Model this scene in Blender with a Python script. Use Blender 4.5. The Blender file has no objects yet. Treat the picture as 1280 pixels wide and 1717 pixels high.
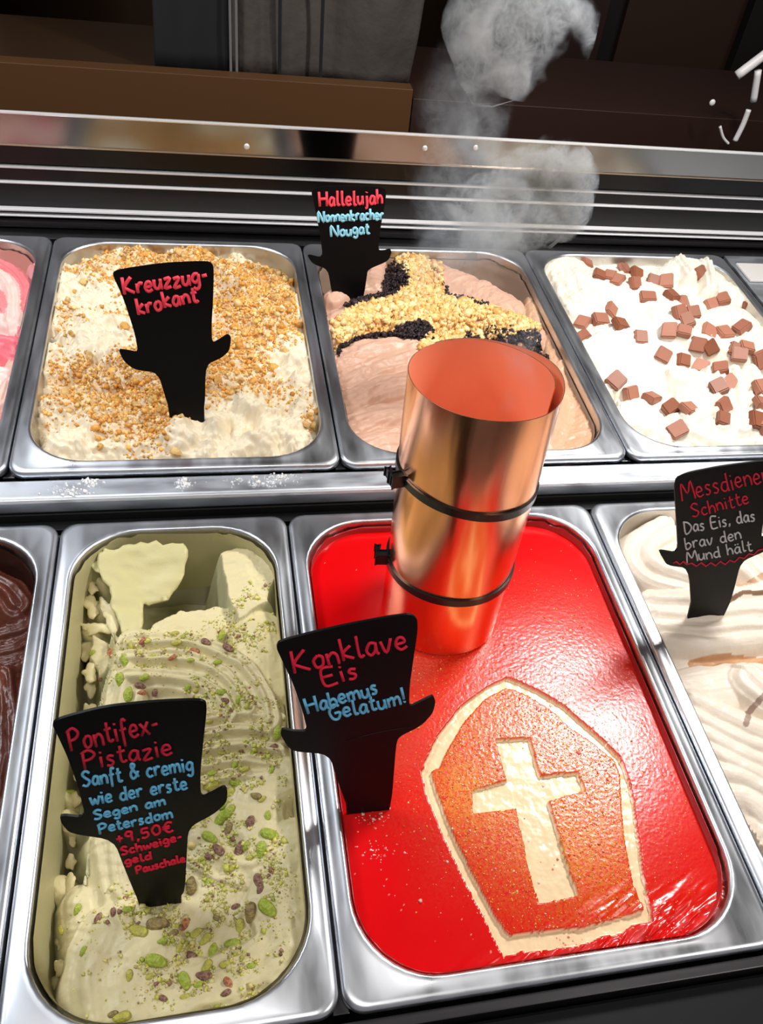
import bpy, bmesh, math, random
import numpy as np
from mathutils import Vector, Matrix
from mathutils.geometry import delaunay_2d_cdt
random.seed(7); RNG = np.random.default_rng(7)
S = bpy.context.scene; COL = S.collection
R = math.radians
# ------------------------------------------------------------------ camera
F = 1381.14
MR = np.array([[0.97821107, -0.17149910, 0.11700921], [0.05407225, 0.75459812, 0.65395556], [-0.20044771, -0.63337962, 0.74742958]])
CC = np.array([-0.04017627, -0.46352107, 0.45967816]); PPX, PPY = 640 + 41.936, 858.5 + 113.865
cd = bpy.data.cameras.new('camera'); cam = bpy.data.objects.new('camera', cd); COL.objects.link(cam)
m3 = Matrix([[MR[c][r] for c in range(3)] for r in range(3)])
cam.matrix_world = Matrix.Translation(Vector(CC)) @ m3.to_4x4()
cd.sensor_fit = 'VERTICAL'; cd.sensor_height = 36; cd.lens = F / 1717 * 36
cd.shift_x = -41.936 / 1717; cd.shift_y = 113.865 / 1717; cd.clip_start = .01
S.camera = cam
S.view_settings.view_transform = 'Standard'; S.view_settings.look = 'None'; S.view_settings.gamma = 1
S.view_settings.use_curve_mapping = False; S.view_settings.exposure = 0.5
S.cycles.volume_step_rate = 1.0; S.cycles.volume_max_steps = 96
S.cycles.max_bounces = 8
# ------------------------------------------------------------------ world and lights
w = bpy.data.worlds.new('room'); S.world = w; w.use_nodes = True
w.node_tree.nodes['Background'].inputs[0].default_value = (.62, .60, .62, 1)
w.node_tree.nodes['Background'].inputs[1].default_value = .28
def area(name, loc, target, sx, sy, power, col):
    l = bpy.data.lights.new(name, 'AREA'); l.shape = 'RECTANGLE'; l.size = sx; l.size_y = sy; l.energy = power; l.color = col
    o = bpy.data.objects.new(name, l); COL.objects.link(o); o.location = loc
    d = Vector(target) - Vector(loc); o.rotation_euler = d.to_track_quat('-Z', 'Y').to_euler(); return o
area('case_lamp', (.48, .15, .62), (.20, -.05, 0), .20, .045, 4.4, (1, .97, .93))
area('case_lamp', (-.50, .16, .62), (-.1, 0, 0), .50, .07, 2.8, (.93, .96, 1))
area('added_overhead_fill', (-.3, -.7, 1.9), (0, 0, 0), 1.0, .5, 8, (1, .95, .9))  # unseen overhead light, added so the steel has something to reflect
area('added_overhead_fill', (1.6, -1.3, 1.9), (.2, 0, 0), .6, .6, 9, (1, .92, .84))  # second added overhead light, also unseen, off to the right

# ------------------------------------------------------------------ geometry helpers
def ray(px, py):
    return MR.T @ np.array([(px - PPX) / F, (PPY - py) / F, -1.0])
def at(px, py, z=0.0):
    d = ray(px, py); return CC + d * (z - CC[2]) / d[2]
def aty(px, py, y):
    d = ray(px, py); return CC + d * (y - CC[1]) / d[1]
def tag(o, label=None, cat=None, group=None, kind=None):
    if label: o['label'] = label
    if cat: o['category'] = cat
    if group: o['group'] = group
    if kind: o['kind'] = kind
    return o
def link(o, parent=None):
    COL.objects.link(o)
    if parent is not None: o.parent = parent
    return o
def empty(name, loc=(0, 0, 0)):
    o = bpy.data.objects.new(name, None); o.location = loc; o.empty_display_size = .01; link(o); o['_loc'] = 1; del o['_loc']; return o
def mesh(name, V, Fc, mat=None, parent=None, smooth=False, cols=None):
    me = bpy.data.meshes.new(name)
    V = np.asarray(V, dtype=float)
    if parent is not None: V = V - np.array(parent.location)[None, :] if parent.get('_abs') is None else V
    if isinstance(Fc, np.ndarray):
        n, k = Fc.shape
        me.vertices.add(len(V)); me.vertices.foreach_set('co', V.astype(np.float32).ravel())
        me.loops.add(n * k); me.loops.foreach_set('vertex_index', Fc.astype(np.int32).ravel())
        me.polygons.add(n); me.polygons.foreach_set('loop_start', np.arange(0, n * k, k, dtype=np.int32))
        me.update(calc_edges=True)
    else:
        me.from_pydata([tuple(v) for v in V], [], Fc)
    if smooth: me.polygons.foreach_set('use_smooth', [True] * len(me.polygons))
    if cols is not None:
        a = me.color_attributes.new('Col', 'FLOAT_COLOR', 'POINT')
        c = np.ones((len(V), 4), np.float32); c[:, :cols.shape[1]] = cols; a.data.foreach_set('color', c.ravel())
    me.update()
    o = bpy.data.objects.new(name, me)
    if mat: me.materials.append(mat)
    return link(o, parent)
def child_of(o, parent):            # world geometry authored around the origin, parent at some place
    o.parent = parent; return o
def box(name, x0, x1, y0, y1, z0, z1, mat, parent=None, bev=.0006):
    bm = bmesh.new(); bmesh.ops.create_cube(bm, size=1)
    for v in bm.verts: v.co = ((x0 + x1) / 2 + v.co.x * (x1 - x0), (y0 + y1) / 2 + v.co.y * (y1 - y0), (z0 + z1) / 2 + v.co.z * (z1 - z0))
    if bev: bmesh.ops.bevel(bm, geom=bm.edges[:], offset=bev, segments=2, affect='EDGES', profile=.5)
    me = bpy.data.meshes.new(name); bm.to_mesh(me); bm.free(); me.materials.append(mat)
    o = bpy.data.objects.new(name, me); link(o, parent)
    if parent is not None: me.transform(Matrix.Translation(-Vector(parent.location)))
    return o
def tube_mesh(paths, r, sides=6, closed=False, radii=None):
    V = []; Fc = []
    for ip, P in enumerate(paths):
        P = [Vector(p) for p in P]; n = len(P)
        if n < 2: continue
        prev = None; base = len(V)
        for i in range(n):
            if closed: t = P[(i + 1) % n] - P[i - 1]
            else: t = P[min(i + 1, n - 1)] - P[max(i - 1, 0)]
            if t.length < 1e-9: t = Vector((0, 0, 1))
            t.normalize()
            if prev is None:
                a = Vector((0, 0, 1)) if abs(t.z) < .9 else Vector((1, 0, 0)); u = t.cross(a).normalized()
            else:
                u = (prev - t * prev.dot(t)); u = u.normalized() if u.length > 1e-6 else t.orthogonal().normalized()
            prev = u; v = t.cross(u); rr = r if radii is None else radii[i]
            for k in range(sides):
                an = 2 * math.pi * k / sides; V.append(P[i] + (u * math.cos(an) + v * math.sin(an)) * rr)
        m = n if closed else n - 1
        for i in range(m):
            for k in range(sides):
                a = base + i * sides + k; b = base + i * sides + (k + 1) % sides
                c = base + ((i + 1) % n) * sides + (k + 1) % sides; d = base + ((i + 1) % n) * sides + k
                Fc.append((a, b, c, d))
        if not closed:
            Fc.append(tuple(base + k for k in range(sides))[::-1]); Fc.append(tuple(base + (n - 1) * sides + k for k in range(sides)))
    return V, Fc
def smooth_line(P, n=6, closed=False):
    P = [np.array(p, float) for p in P]; out = []; N = len(P)
    if N < 3: return [P[0] + (P[-1] - P[0]) * k / n for k in range(n + 1)]
    for i in range(N if closed else N - 1):
        if closed: a, b, c, d = P[i - 1], P[i], P[(i + 1) % N], P[(i + 2) % N]
        else: a, b, c, d = P[max(i - 1, 0)], P[i], P[i + 1], P[min(i + 2, N - 1)]
        for k in range(n):
            t = k / n
            out.append(.5 * ((2 * b) + (-a + c) * t + (2 * a - 5 * b + 4 * c - d) * t * t + (-a + 3 * b - 3 * c + d) * t ** 3))
    if not closed: out.append(P[-1])
    return out
# ------------------------------------------------------------------ noise
def vn(x, y, s=0.0):
    xi = np.floor(x); yi = np.floor(y); fx = x - xi; fy = y - yi
    fx = fx * fx * (3 - 2 * fx); fy = fy * fy * (3 - 2 * fy)
    def h(a, b):
        v = np.sin(a * 127.1 + b * 311.7 + s * 74.7) * 43758.5453; return v - np.floor(v)
    return (h(xi, yi) * (1 - fx) + h(xi + 1, yi) * fx) * (1 - fy) + (h(xi, yi + 1) * (1 - fx) + h(xi + 1, yi + 1) * fx) * fy
def fbm(x, y, s=0.0, o=4, g=.5):
    r = 0; a = 1; t = 0
    for k in range(o): r = r + a * vn(x * 2 ** k, y * 2 ** k, s + k * 3.1); t += a; a *= g
    return r / t * 2 - 1
# ------------------------------------------------------------------ materials
def newmat(name):
    m = bpy.data.materials.new(name); m.use_nodes = True
    return m, m.node_tree.nodes, m.node_tree.links, m.node_tree.nodes['Principled BSDF']
def noise_bump(N, L, b, scale, strength, dist=.001, detail=4, stretch=None):
    tc = N.new('ShaderNodeTexCoord'); no = N.new('ShaderNodeTexNoise'); no.inputs['Scale'].default_value = scale; no.inputs['Detail'].default_value = detail
    src = tc.outputs['Object']
    if stretch:
        mp = N.new('ShaderNodeMapping'); mp.inputs['Scale'].default_value = stretch; L.new(src, mp.inputs['Vector']); src = mp.outputs['Vector']
    L.new(src, no.inputs['Vector'])
    bu = N.new('ShaderNodeBump'); bu.inputs['Strength'].default_value = strength; bu.inputs['Distance'].default_value = dist
    L.new(no.outputs['Fac'], bu.inputs['Height']); L.new(bu.outputs['Normal'], b.inputs['Normal']); return no
def mat(name, col, rough=.5, metal=0, spec=.5, bump=None, coat=0, emit=None):
    m, N, L, b = newmat(name)
    b.inputs['Base Color'].default_value = (*col, 1); b.inputs['Roughness'].default_value = rough; b.inputs['Metallic'].default_value = metal
    b.inputs['Specular IOR Level'].default_value = spec; b.inputs['Coat Weight'].default_value = coat
    if bump: noise_bump(N, L, b, *bump)
    return m
def steel(name, col=(.66, .69, .74), rough=.33, var=.12, stretch=(1, 1, 1), scale=40):
    m, N, L, b = newmat(name)
    b.inputs['Base Color'].default_value = (*col, 1); b.inputs['Metallic'].default_value = 1
    no = noise_bump(N, L, b, scale, .06, .0006, 5, stretch)
    mr = N.new('ShaderNodeMapRange'); mr.inputs['From Min'].default_value = .3; mr.inputs['From Max'].default_value = .7
    mr.inputs['To Min'].default_value = rough - var / 2; mr.inputs['To Max'].default_value = rough + var
    L.new(no.outputs['Fac'], mr.inputs['Value']); L.new(mr.outputs['Result'], b.inputs['Roughness'])
    return m
def gelmat(name, rough=.38, sss=.06, bs=(900, .25, .0006), spec=.4, sparkle=None):
    m, N, L, b = newmat(name)
    at_ = N.new('ShaderNodeVertexColor'); at_.layer_name = 'Col'
    L.new(at_.outputs['Color'], b.inputs['Base Color'])
    b.inputs['Roughness'].default_value = rough; b.inputs['Specular IOR Level'].default_value = spec
    b.inputs['Subsurface Weight'].default_value = sss; b.inputs['Subsurface Radius'].default_value = (1, .6, .4); b.inputs['Subsurface Scale'].default_value = .002
    noise_bump(N, L, b, bs[0], bs[1], bs[2], 4)
    if sparkle:      # powdered zones are grainy, glazed zones are smooth: the attribute's alpha says which
        bu = [n_ for n_ in N if n_.type == 'BUMP'][0]
        mu_ = N.new('ShaderNodeMath'); mu_.operation = 'MULTIPLY_ADD'; mu_.inputs[1].default_value = sparkle; mu_.inputs[2].default_value = .02
        L.new(at_.outputs['Alpha'], mu_.inputs[0]); L.new(mu_.outputs[0], bu.inputs['Strength'])
        m2_ = N.new('ShaderNodeMath'); m2_.operation = 'MULTIPLY_ADD'; m2_.inputs[1].default_value = .06; m2_.inputs[2].default_value = rough
        L.new(at_.outputs['Alpha'], m2_.inputs[0]); L.new(m2_.outputs[0], b.inputs['Roughness'])
    return m
M_steel = steel('brushed_steel', stretch=(1, .25, 1), scale=60)
M_inner = steel('pan_inside_steel', (.62, .60, .57), .3)
M_ledge = steel('ledge_steel', (.70, .74, .80), .42, .12, (.3, 1, 1), 90)
M_dark = mat('dark_plastic', (.007, .007, .008), .45, spec=.25, bump=(60, .1, .001))
M_blackm = mat('black_matt', (.006, .006, .006), .6)
M_dsteel = steel('dark_steel', (.09, .088, .092), .32, .1, (.05, 1, 1), 60)
M_chrome = mat('chrome_edge', (.85, .86, .88), .35, .6)
M_mirror = steel('polished_steel', (.28, .275, .265), .13, .05, (.2, 1, 1), 12)
M_sign = mat('chalk_plastic', (.002, .002, .0025), .42, spec=.16, bump=(25, .05, .002))
M_red = mat('red_chalk', (.85, .03, .07), .8, spec=.1); M_blue = mat('blue_chalk', (.18, .56, .84), .8, spec=.1)
M_white = mat('white_chalk', (.55, .58, .60), .8, spec=.1); M_dred = mat('dull_red_chalk', (.62, .03, .06), .8, spec=.1)
M_pink = mat('bright_red_chalk', (.98, .08, .12), .8, spec=.1); M_cyan = mat('light_blue_chalk', (.30, .66, .82), .8, spec=.1)
M_duct = mat('black_duct', (.006, .005, .006), .3, spec=.3); M_slat = mat('pale_slat', (.80, .80, .82), .45, .2)
# ------------------------------------------------------------------ pans
def rr(cx, cy, a, b, r, z, seg=10):
    P = []
    for q, (sx, sy) in enumerate(((1, 1), (-1, 1), (-1, -1), (1, -1))):
        for k in range(seg + 1):
            t = (q + k / seg) * math.pi / 2
            P.append((cx + sx * (a - r) + r * math.cos(t), cy + sy * (b - r) + r * math.sin(t), z))
        # straight edge subdivisions keep the rim quads tidy
    return P
def make_pan(x0, x1, y0, y1, z, label, depth=.11, ro=.012, ri=.046, rim=.0105):
    cx, cy, a, b = (x0 + x1) / 2, (y0 + y1) / 2, (x1 - x0) / 2, (y1 - y0) / 2
    rootp = empty('gelato_pan', (cx, cy, z)); tag(rootp, label, 'pan')
    def loft(rings, name, m):
        V = []; Fc = []
        for q in rings: V += rr(cx, cy, *q)
        n = len(V) // len(rings)
        for i in range(len(rings) - 1):
            for k in range(n):
                k2 = (k + 1) % n; Fc.append((i * n + k, i * n + k2, (i + 1) * n + k2, (i + 1) * n + k))
        return V, Fc, n
    g = rim
    V, Fc, n = loft([(a - .0015, b - .0015, ro, z - .0075), (a - .0001, b - .0001, ro, z - .0065), (a, b, ro, z - .003), (a - .0004, b - .0004, ro, z - .0012), (a - .0022, b - .0022, ro, z - .0002),
                     (a - .004, b - .004, ro, z), (a - g + .0028, b - g - .0006 + .0028, ri, z + .0001), (a - g + .0014, b - g + .0008, ri, z + .0009), (a - g, b - g - .0006, ri, z + .0004), (a - g - .0006, b - g - .0012, ri, z - .0012)], 'rim', M_steel)
    o = mesh('rim', V, Fc, M_steel, rootp, True)
    i0 = a - g - .0006; j0 = b - g - .0012
    V, Fc, n = loft([(i0, j0, ri, z - .0012), (i0 - .0008, j0 - .0008, ri, z - .012), (i0 - .003, j0 - .003, ri, z - .05), (i0 - .006, j0 - .006, ri - .002, z - depth + .012), (i0 - .012, j0 - .012, ri - .006, z - depth + .002), (i0 - .02, j0 - .02, ri - .012, z - depth)], 'basin', M_inner)
    Fc.append(tuple(range(len(V) - n, len(V))))
    mesh('basin', V, Fc, M_inner, rootp, True)
    return dict(cx=cx, cy=cy, a=i0, b=j0, r=ri, z=z, root=rootp)
ZB = .01924; YB = .0353; XB = .04686
PF = []
gp = .0008
pan_choc = make_pan(-.167 - .25, -.167 - gp, -.360, 0, 0, 'steel pan of dark chocolate gelato cut off by the left edge in the front row')
pan_pist = make_pan(-.167 + gp, -gp, -.360, 0, 0, 'narrow steel pan of green pistachio gelato in the front row')
pan_red = make_pan(gp, .252 - gp, -.360, 0, 0, 'wide steel pan of smooth red gelato with the copper tube standing in it')
pan_mess = make_pan(.252 + gp, .504 - gp, -.360, 0, 0, 'front steel pan of white gelato, right of the red one', rim=.0105)
pan_pink = make_pan(XB - .504 + gp, XB - .252 - gp, YB, YB + .36, ZB, 'steel pan of pink and white gelato at the left edge of the back row')
pan_krok = make_pan(XB - .252 + gp, XB - gp, YB, YB + .36, ZB, 'back steel pan of cream gelato under golden brittle crumbs')
pan_noug = make_pan(XB + gp, XB + .252 - gp, YB, YB + .36, ZB, 'back steel pan of light brown nougat gelato behind the copper tube')
pan_sq = make_pan(XB + .252 + gp, XB + .504 - gp, YB, YB + .36, ZB, 'back steel pan of white gelato with milk chocolate squares')
# ------------------------------------------------------------------ gelato height fields
def poly_dist(X, Y, P, closed=False):
    P = [np.array(p[:2]) for p in P]
    if closed: P = P + [P[0]]
    best = np.full(X.shape, 1e9); bt = np.zeros(X.shape); bs = np.zeros(X.shape); acc = 0
    for a, b in zip(P[:-1], P[1:]):
        d = b - a; L = np.hypot(*d) + 1e-12; u = d / L
        t = np.clip((X - a[0]) * u[0] + (Y - a[1]) * u[1], 0, L)
        dx = X - a[0] - t * u[0]; dy = Y - a[1] - t * u[1]; q = np.hypot(dx, dy)
        sd = np.where(u[0] * (Y - a[1]) - u[1] * (X - a[0]) > 0, 1, -1)
        mk = q < best; best = np.where(mk, q, best); bt = np.where(mk, acc + t, bt); bs = np.where(mk, sd, bs); acc += L
    return best, bt, bs
def in_poly(X, Y, P):
    ins = np.zeros(X.shape, bool); n = len(P); j = n - 1
    for i in range(n):
        xi, yi = P[i][:2]; xj, yj = P[j][:2]
        c = ((yi > Y) != (yj > Y)) & (X < (xj - xi) * (Y - yi) / (yj - yi + 1e-15) + xi); ins ^= c; j = i
    return ins
class Gel:
    def __init__(s, pan, res, base, col, seed=1.0):
        s.p = pan; s.z = pan['z']; s.res = res; s.seed = seed
        a, b = pan['a'] + .0006, pan['b'] + .0006
        nx = int(2 * a / res) + 1; ny = int(2 * b / res) + 1
        s.x0 = pan['cx'] - a; s.y0 = pan['cy'] - b; s.nx, s.ny = nx, ny
        s.dx = 2 * a / (nx - 1); s.dy = 2 * b / (ny - 1)
        s.X, s.Y = np.meshgrid(s.x0 + np.arange(nx) * s.dx, s.y0 + np.arange(ny) * s.dy)
        s.H = np.full(s.X.shape, float(base)); s.C = np.ones(s.X.shape + (3,)) * np.array(col)
    def w(s, pts, z=-.012):
        return [at(p[0], p[1], s.z + z) for p in pts]
    def swath(s, pts, wd, z, dome=.004, fl=0, amp=.001, tilt=0, z1=None, steep=2.5, streak=.0006, world=False, n=5, col=None):
        P = smooth_line([p[:2] for p in (pts if world else s.w(pts))], n)
        d, t, sd = poly_dist(s.X, s.Y, P); L = t.max() + 1e-9
        wob = 1 + .12 * fbm(s.X * 90, s.Y * 90, s.seed + len(pts), 2)
        u = d / (wd * wob); us = u * sd
        zz = z if z1 is None else z + (z1 - z) * np.clip(t / L, 0, 1)
        h = zz - dome * np.minimum(u, 1) ** 2 + tilt * np.clip(us, -1, 1)
        if fl: h = h + amp * np.cos(us * fl * math.pi + .8 * fbm(t * 25, us * .5, s.seed, 2)) * (np.minimum(u, 1) < 1)
        h = h + streak * fbm(t * 35, us * 9, s.seed + 3, 3)
        h = h - np.maximum(d - wd * wob, 0) * steep
        mk = h > s.H; s.H = np.where(mk, h, s.H)
        if col is not None: s.C[mk & (u < 1.15)] = col
        return s
    def slab(s, pts, z, tx=0, ty=0, steep=4, wob=.003, streak=.001, col=None, sdir=(1, .2), fr=30, dome=0):
        P = s.w(pts); c = np.mean([p[:2] for p in P], 0)
        Xw = s.X + wob * fbm(s.X * 70, s.Y * 70, s.seed + 5, 3); Yw = s.Y + wob * fbm(s.X * 70 + 9, s.Y * 70, s.seed + 6, 3)
        ins = in_poly(Xw, Yw, P); d, t, sd = poly_dist(Xw, Yw, P, True)
        a = sdir[0] * s.X + sdir[1] * s.Y; b = -sdir[1] * s.X + sdir[0] * s.Y
        h = z + tx * (s.X - c[0]) + ty * (s.Y - c[1]) + streak * fbm(a * fr, b * fr * 6, s.seed + 8, 3)
        h = h - dome * np.exp(-d / .006) * ins
        h = np.where(ins, h, h - d * steep)
        mk = h > s.H; s.H = np.where(mk, h, s.H)
        if col is not None: s.C[mk & ins] = col
        return s
    def sample(s, x, y, A=None):
        A = s.H if A is None else A
        i = np.clip(((np.asarray(x) - s.x0) / s.dx), 0, s.nx - 1.001); j = np.clip(((np.asarray(y) - s.y0) / s.dy), 0, s.ny - 1.001)
        i0 = i.astype(int); j0 = j.astype(int); fi = i - i0; fj = j - j0
        return s.z + (A[j0, i0] * (1 - fi) + A[j0, i0 + 1] * fi) * (1 - fj) + (A[j0 + 1, i0] * (1 - fi) + A[j0 + 1, i0 + 1] * fi) * fj
    def hit(s, px, py):
        d = ray(px, py); t = (s.z + .05 - CC[2]) / d[2] + np.arange(0, .35, .0004)
        Pn = CC[None, :] + t[:, None] * d[None, :]
        Z = s.sample(Pn[:, 0], Pn[:, 1]); k = np.argmax(Pn[:, 2] <= Z)
        return Pn[k] if Pn[k, 2] <= Z[k] else at(px, py, s.z - .02)
    def normal(s, x, y, e=.003):
        gx = (s.sample(x + e, y) - s.sample(x - e, y)) / (2 * e); gy = (s.sample(x, y + e) - s.sample(x, y - e)) / (2 * e)
        return Vector((-float(gx), -float(gy), 1)).normalized()
    def edge_fall(s, top=-.004, width=.012):       # stay below the rim close to the pan wall
        p = s.p; qx = np.abs(s.X - p['cx']) - (p['a'] - p['r']); qy = np.abs(s.Y - p['cy']) - (p['b'] - p['r'])
        sd = np.hypot(np.maximum(qx, 0), np.maximum(qy, 0)) + np.minimum(np.maximum(qx, qy), 0) - p['r']
        s.sd = sd; lim = top + np.maximum(-sd, 0) * (1.6 if width else 1) + np.clip((-sd - width) / .01, 0, 1) * .05
        s.H = np.minimum(s.H, lim); return s
    def build(s, m, label, cat='ice cream', group=None):
        p = s.p; keep = s.sd < .0012
        idx = -np.ones(s.X.shape, int); idx[keep] = np.arange(keep.sum())
        V = np.stack([s.X[keep], s.Y[keep], s.H[keep] + s.z], 1); cc = np.clip(s.C[keep], 0, 1)
        if getattr(s, 'A', None) is not None: cc = np.c_[cc, s.A[keep]]
        q = keep[:-1, :-1] & keep[1:, :-1] & keep[:-1, 1:] & keep[1:, 1:]
        Fc = np.stack([idx[:-1, :-1][q], idx[:-1, 1:][q], idx[1:, 1:][q], idx[1:, :-1][q]], 1)
        rootg = empty('gelato', (p['cx'], p['cy'], s.z - .05)); tag(rootg, label, cat)
        s.root = rootg
        mesh('gelato_mass', V, Fc, m, rootg, True, cols=cc)
        return rootg
    def smear(s, m, col, zlo=-.07, ztop=-.002):
        p = s.p; V = []; C = []
        rings = 14
        for k in range(rings):
            f = k / (rings - 1); z = ztop + (zlo - ztop) * f
            for q in rr(p['cx'], p['cy'], p['a'] - .0012 - .003 * f, p['b'] - .0012 - .003 * f, p['r'], 0, 24):
                ww = .0012 * float(fbm(np.array(q[0] * 60 + q[1] * 40), np.array(z * 200 + q[1] * 30), 4, 3))
                zz = z + (.0035 * float(fbm(np.array(q[0] * 120), np.array(q[1] * 120), 2, 3)) - .0015 if k == 0 else 0)
                c = np.array([p['cx'], p['cy']]); dd = c - np.array(q[:2]); dd = dd / np.hypot(*dd)
                V.append((q[0] + dd[0] * (.0006 + ww * .5), q[1] + dd[1] * (.0006 + ww * .5), s.z + min(zz, -.001)))
        n = len(V) // rings
        Fc = [(i * n + k, i * n + (k + 1) % n, (i + 1) * n + (k + 1) % n, (i + 1) * n + k) for i in range(rings - 1) for k in range(n)]
        mesh('smear', V, Fc, m, s.root, True, cols=np.ones((len(V), 3)) * np.array(col))
M_g = gelmat('cream_gelato'); M_gr = gelmat('red_glaze', .18, .0, (620, .22, .00028), .45, sparkle=.55); M_gc = gelmat('chocolate_gelato', .28, .02)
M_gp = gelmat('pistachio_gelato', .42, .1)

# ---- pistachio
PG = (.66, .585, .34); PY = (.70, .62, .34)
g = Gel(pan_pist, .0008, -.085, (.50, .48, .28), 11)
g.H += .004 * fbm(g.X * 50, g.Y * 50, 3, 3)
g.slab([(368, 925), (398, 912), (440, 925), (462, 962), (448, 1010), (400, 1035), (385, 990)], -.012, tx=.1, ty=-.05, col=PG)
g.slab([(238, 1052), (262, 1030), (300, 1012), (390, 1003), (452, 985), (430, 1025), (345, 1070), (280, 1080)], -.020, ty=-.05, col=PG)
g.slab([(150, 1040), (175, 1050), (178, 1085), (160, 1110), (148, 1080)], -.03, col=PG)
g.slab([(185, 1045), (215, 1060), (240, 1050), (350, 1060), (430, 1030), (478, 1020), (484, 1100), (492, 1250), (510, 1450), (520, 1600), (505, 1717), (380, 1800), (200, 1800), (110, 1730), (105, 1640), (128, 1560), (130, 1480), (150, 1400), (150, 1300), (155, 1200), (178, 1130), (190, 1085)], -.020, streak=.0022, dome=.008, wob=.004, fr=14, sdir=(.6, 1), col=PG)
g.swath([(228, 1070), (215, 1130), (200, 1200), (190, 1300)], .012, -.010, .005, fl=2, col=PG)
g.swath([(430, 1050), (440, 1100), (445, 1150)], .018, -.010, .006, col=PY)
for k, (pts, ww, zz) in enumerate([
        ([(225, 1085), (320, 1085), (400, 1120), (440, 1170), (450, 1215)], .010, -.008), ([(215, 1110), (310, 1110), (375, 1140), (410, 1190)], .009, -.009),
        ([(215, 1140), (300, 1140), (355, 1165), (380, 1200)], .009, -.010), ([(330, 1212), (400, 1200), (468, 1208)], .0065, -.011), ([(330, 1236), (400, 1226), (470, 1232)], .0065, -.011),
        ([(330, 1262), (400, 1250), (465, 1258)], .0065, -.012), ([(330, 1288), (395, 1276), (450, 1280)], .0065, -.013), ([(330, 1315), (390, 1300), (440, 1300)], .0065, -.014)]):
    g.swath(pts, ww, zz + .002, .0095, fl=3, amp=.0015, tilt=.005, col=PG)
g.swath([(480, 1290), (440, 1310), (425, 1360), (440, 1420)], .018, -.012, .006, col=PG)
g.swath([(495, 1420), (480, 1500), (500, 1580)], .02, -.011, .004, col=PG)
g.swath([(330, 1400), (380, 1430), (420, 1440)], .014, -.014, .004, fl=2, col=PG)
g.swath([(185, 1400), (195, 1470), (215, 1540)], .014, -.016, .006, fl=3, amp=.0008, col=PG)
g.swath([(130, 1500), (140, 1560)], .012, -.020, .006, col=PG)
g.swath([(175, 1560), (150, 1640), (160, 1717)], .016, -.010, .006, fl=2, amp=.001, tilt=.003, col=PG)
g.swath([(230, 1600), (220, 1680), (260, 1740)], .022, -.010, .004, col=PG)
g.swath([(260, 1700), (340, 1670), (430, 1640), (490, 1590)], .020, -.011, .004, fl=2, amp=.0008, col=PG)
for px, py, r_, zz in ((110, 1365, .006, -.03), (95, 1480, .007, -.03), (120, 1620, .007, -.03), (90, 1650, .006, -.035), (105, 1330, .005, -.035), (160, 1010, .006, -.03), (165, 970, .005, -.028), (145, 1045, .005, -.03), (160, 1110, .007, -.035)):
    P = at(px, py, zz); g.swath([P, P + np.array([.004, -.004, 0])], r_, zz, .005, world=True, n=2, steep=4, col=PY)
g.H += .0018 * fbm(g.X * 70 + 2 * fbm(g.X * 25, g.Y * 25, 3, 2), g.Y * 110, 5, 4) - .0028 * np.abs(fbm(g.X * 30 + 2 * fbm(g.X * 15, g.Y * 15, 2, 2), g.Y * 60, 17, 3)); g.edge_fall(-.004, 0)
G_pist = g; g.build(M_gp, 'scooped pale green pistachio gelato sprinkled with pistachio kernels')
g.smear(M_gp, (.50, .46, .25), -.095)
def plate(g, pts, z, tx, ty, th, m, col, name='curl', curl=0.0, amp=.0028, wob=.0042):
    P = smooth_line([at(p[0], p[1], g.z + z)[:2] for p in pts], 5, True); c = np.mean(P, 0)
    Q = []
    for i, p in enumerate(P):
        n_ = (p - c) / (np.hypot(*(p - c)) + 1e-9); Q.append(Vector(p + n_ * wob * float(fbm(np.array(p[0] * 260), np.array(p[1] * 260), 3, 3))))
    nb = len(Q); E_ = [(i, (i + 1) % nb) for i in range(nb)]; st = .0022
    x0_, x1_ = min(p.x for p in Q), max(p.x for p in Q); y0_, y1_ = min(p.y for p in Q), max(p.y for p in Q); pts_ = list(Q)
    for i in range(int((x1_ - x0_) / st)):
        for j in range(int((y1_ - y0_) / st)): pts_.append(Vector((x0_ + i * st, y0_ + j * st)))
    Vo, _, Fo, *_r = delaunay_2d_cdt(pts_, E_, [tuple(range(nb))], 1, 1e-7)
    A = np.array([tuple(v) for v in Vo]); d, _t, _s = poly_dist(A[:, 0], A[:, 1], [np.array(q) for q in Q], True)
    H = z + tx * (A[:, 0] - c[0]) + ty * (A[:, 1] - c[1]) + curl * ((A[:, 1] - c[1]) ** 2 + .6 * (A[:, 0] - c[0]) ** 2) + amp * fbm(A[:, 0] * 50 + A[:, 1] * 30, A[:, 1] * 120, 7, 3)
    k = np.clip(d / .003, 0, 1); thk = th * (.25 + .75 * np.sqrt(k))
    V = np.concatenate([np.c_[A, H + g.z - .3 * (th - thk)], np.c_[A, H + g.z - thk - .3 * (th - thk)]]); N_ = len(A); Fc = []; ec = {}
    for f in Fo:
        f = tuple(f); a, b, c3 = [Vo[i] for i in f[:3]]
        if (b - a).cross(c3 - a) < 0: f = f[::-1]
        Fc.append(f); Fc.append(tuple(i + N_ for i in f[::-1]))
        for i in range(len(f)): e = (f[i], f[(i + 1) % len(f)]); ec[e] = 1
    for (a, b) in ec:
        if (b, a) not in ec: Fc.append((a, a + N_, b + N_, b))
    return mesh(name, V, Fc, m, g.root, True, cols=np.ones((len(V), 3)) * np.array(col))
plate(g, [(168, 945), (195, 940), (240, 930), (300, 935), (318, 942), (300, 985), (262, 1003), (240, 1008), (236, 1046), (205, 1056), (192, 1020), (178, 985)], -.018, .0, .35, .005, M_gp, (.58, .53, .26), curl=5)
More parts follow.
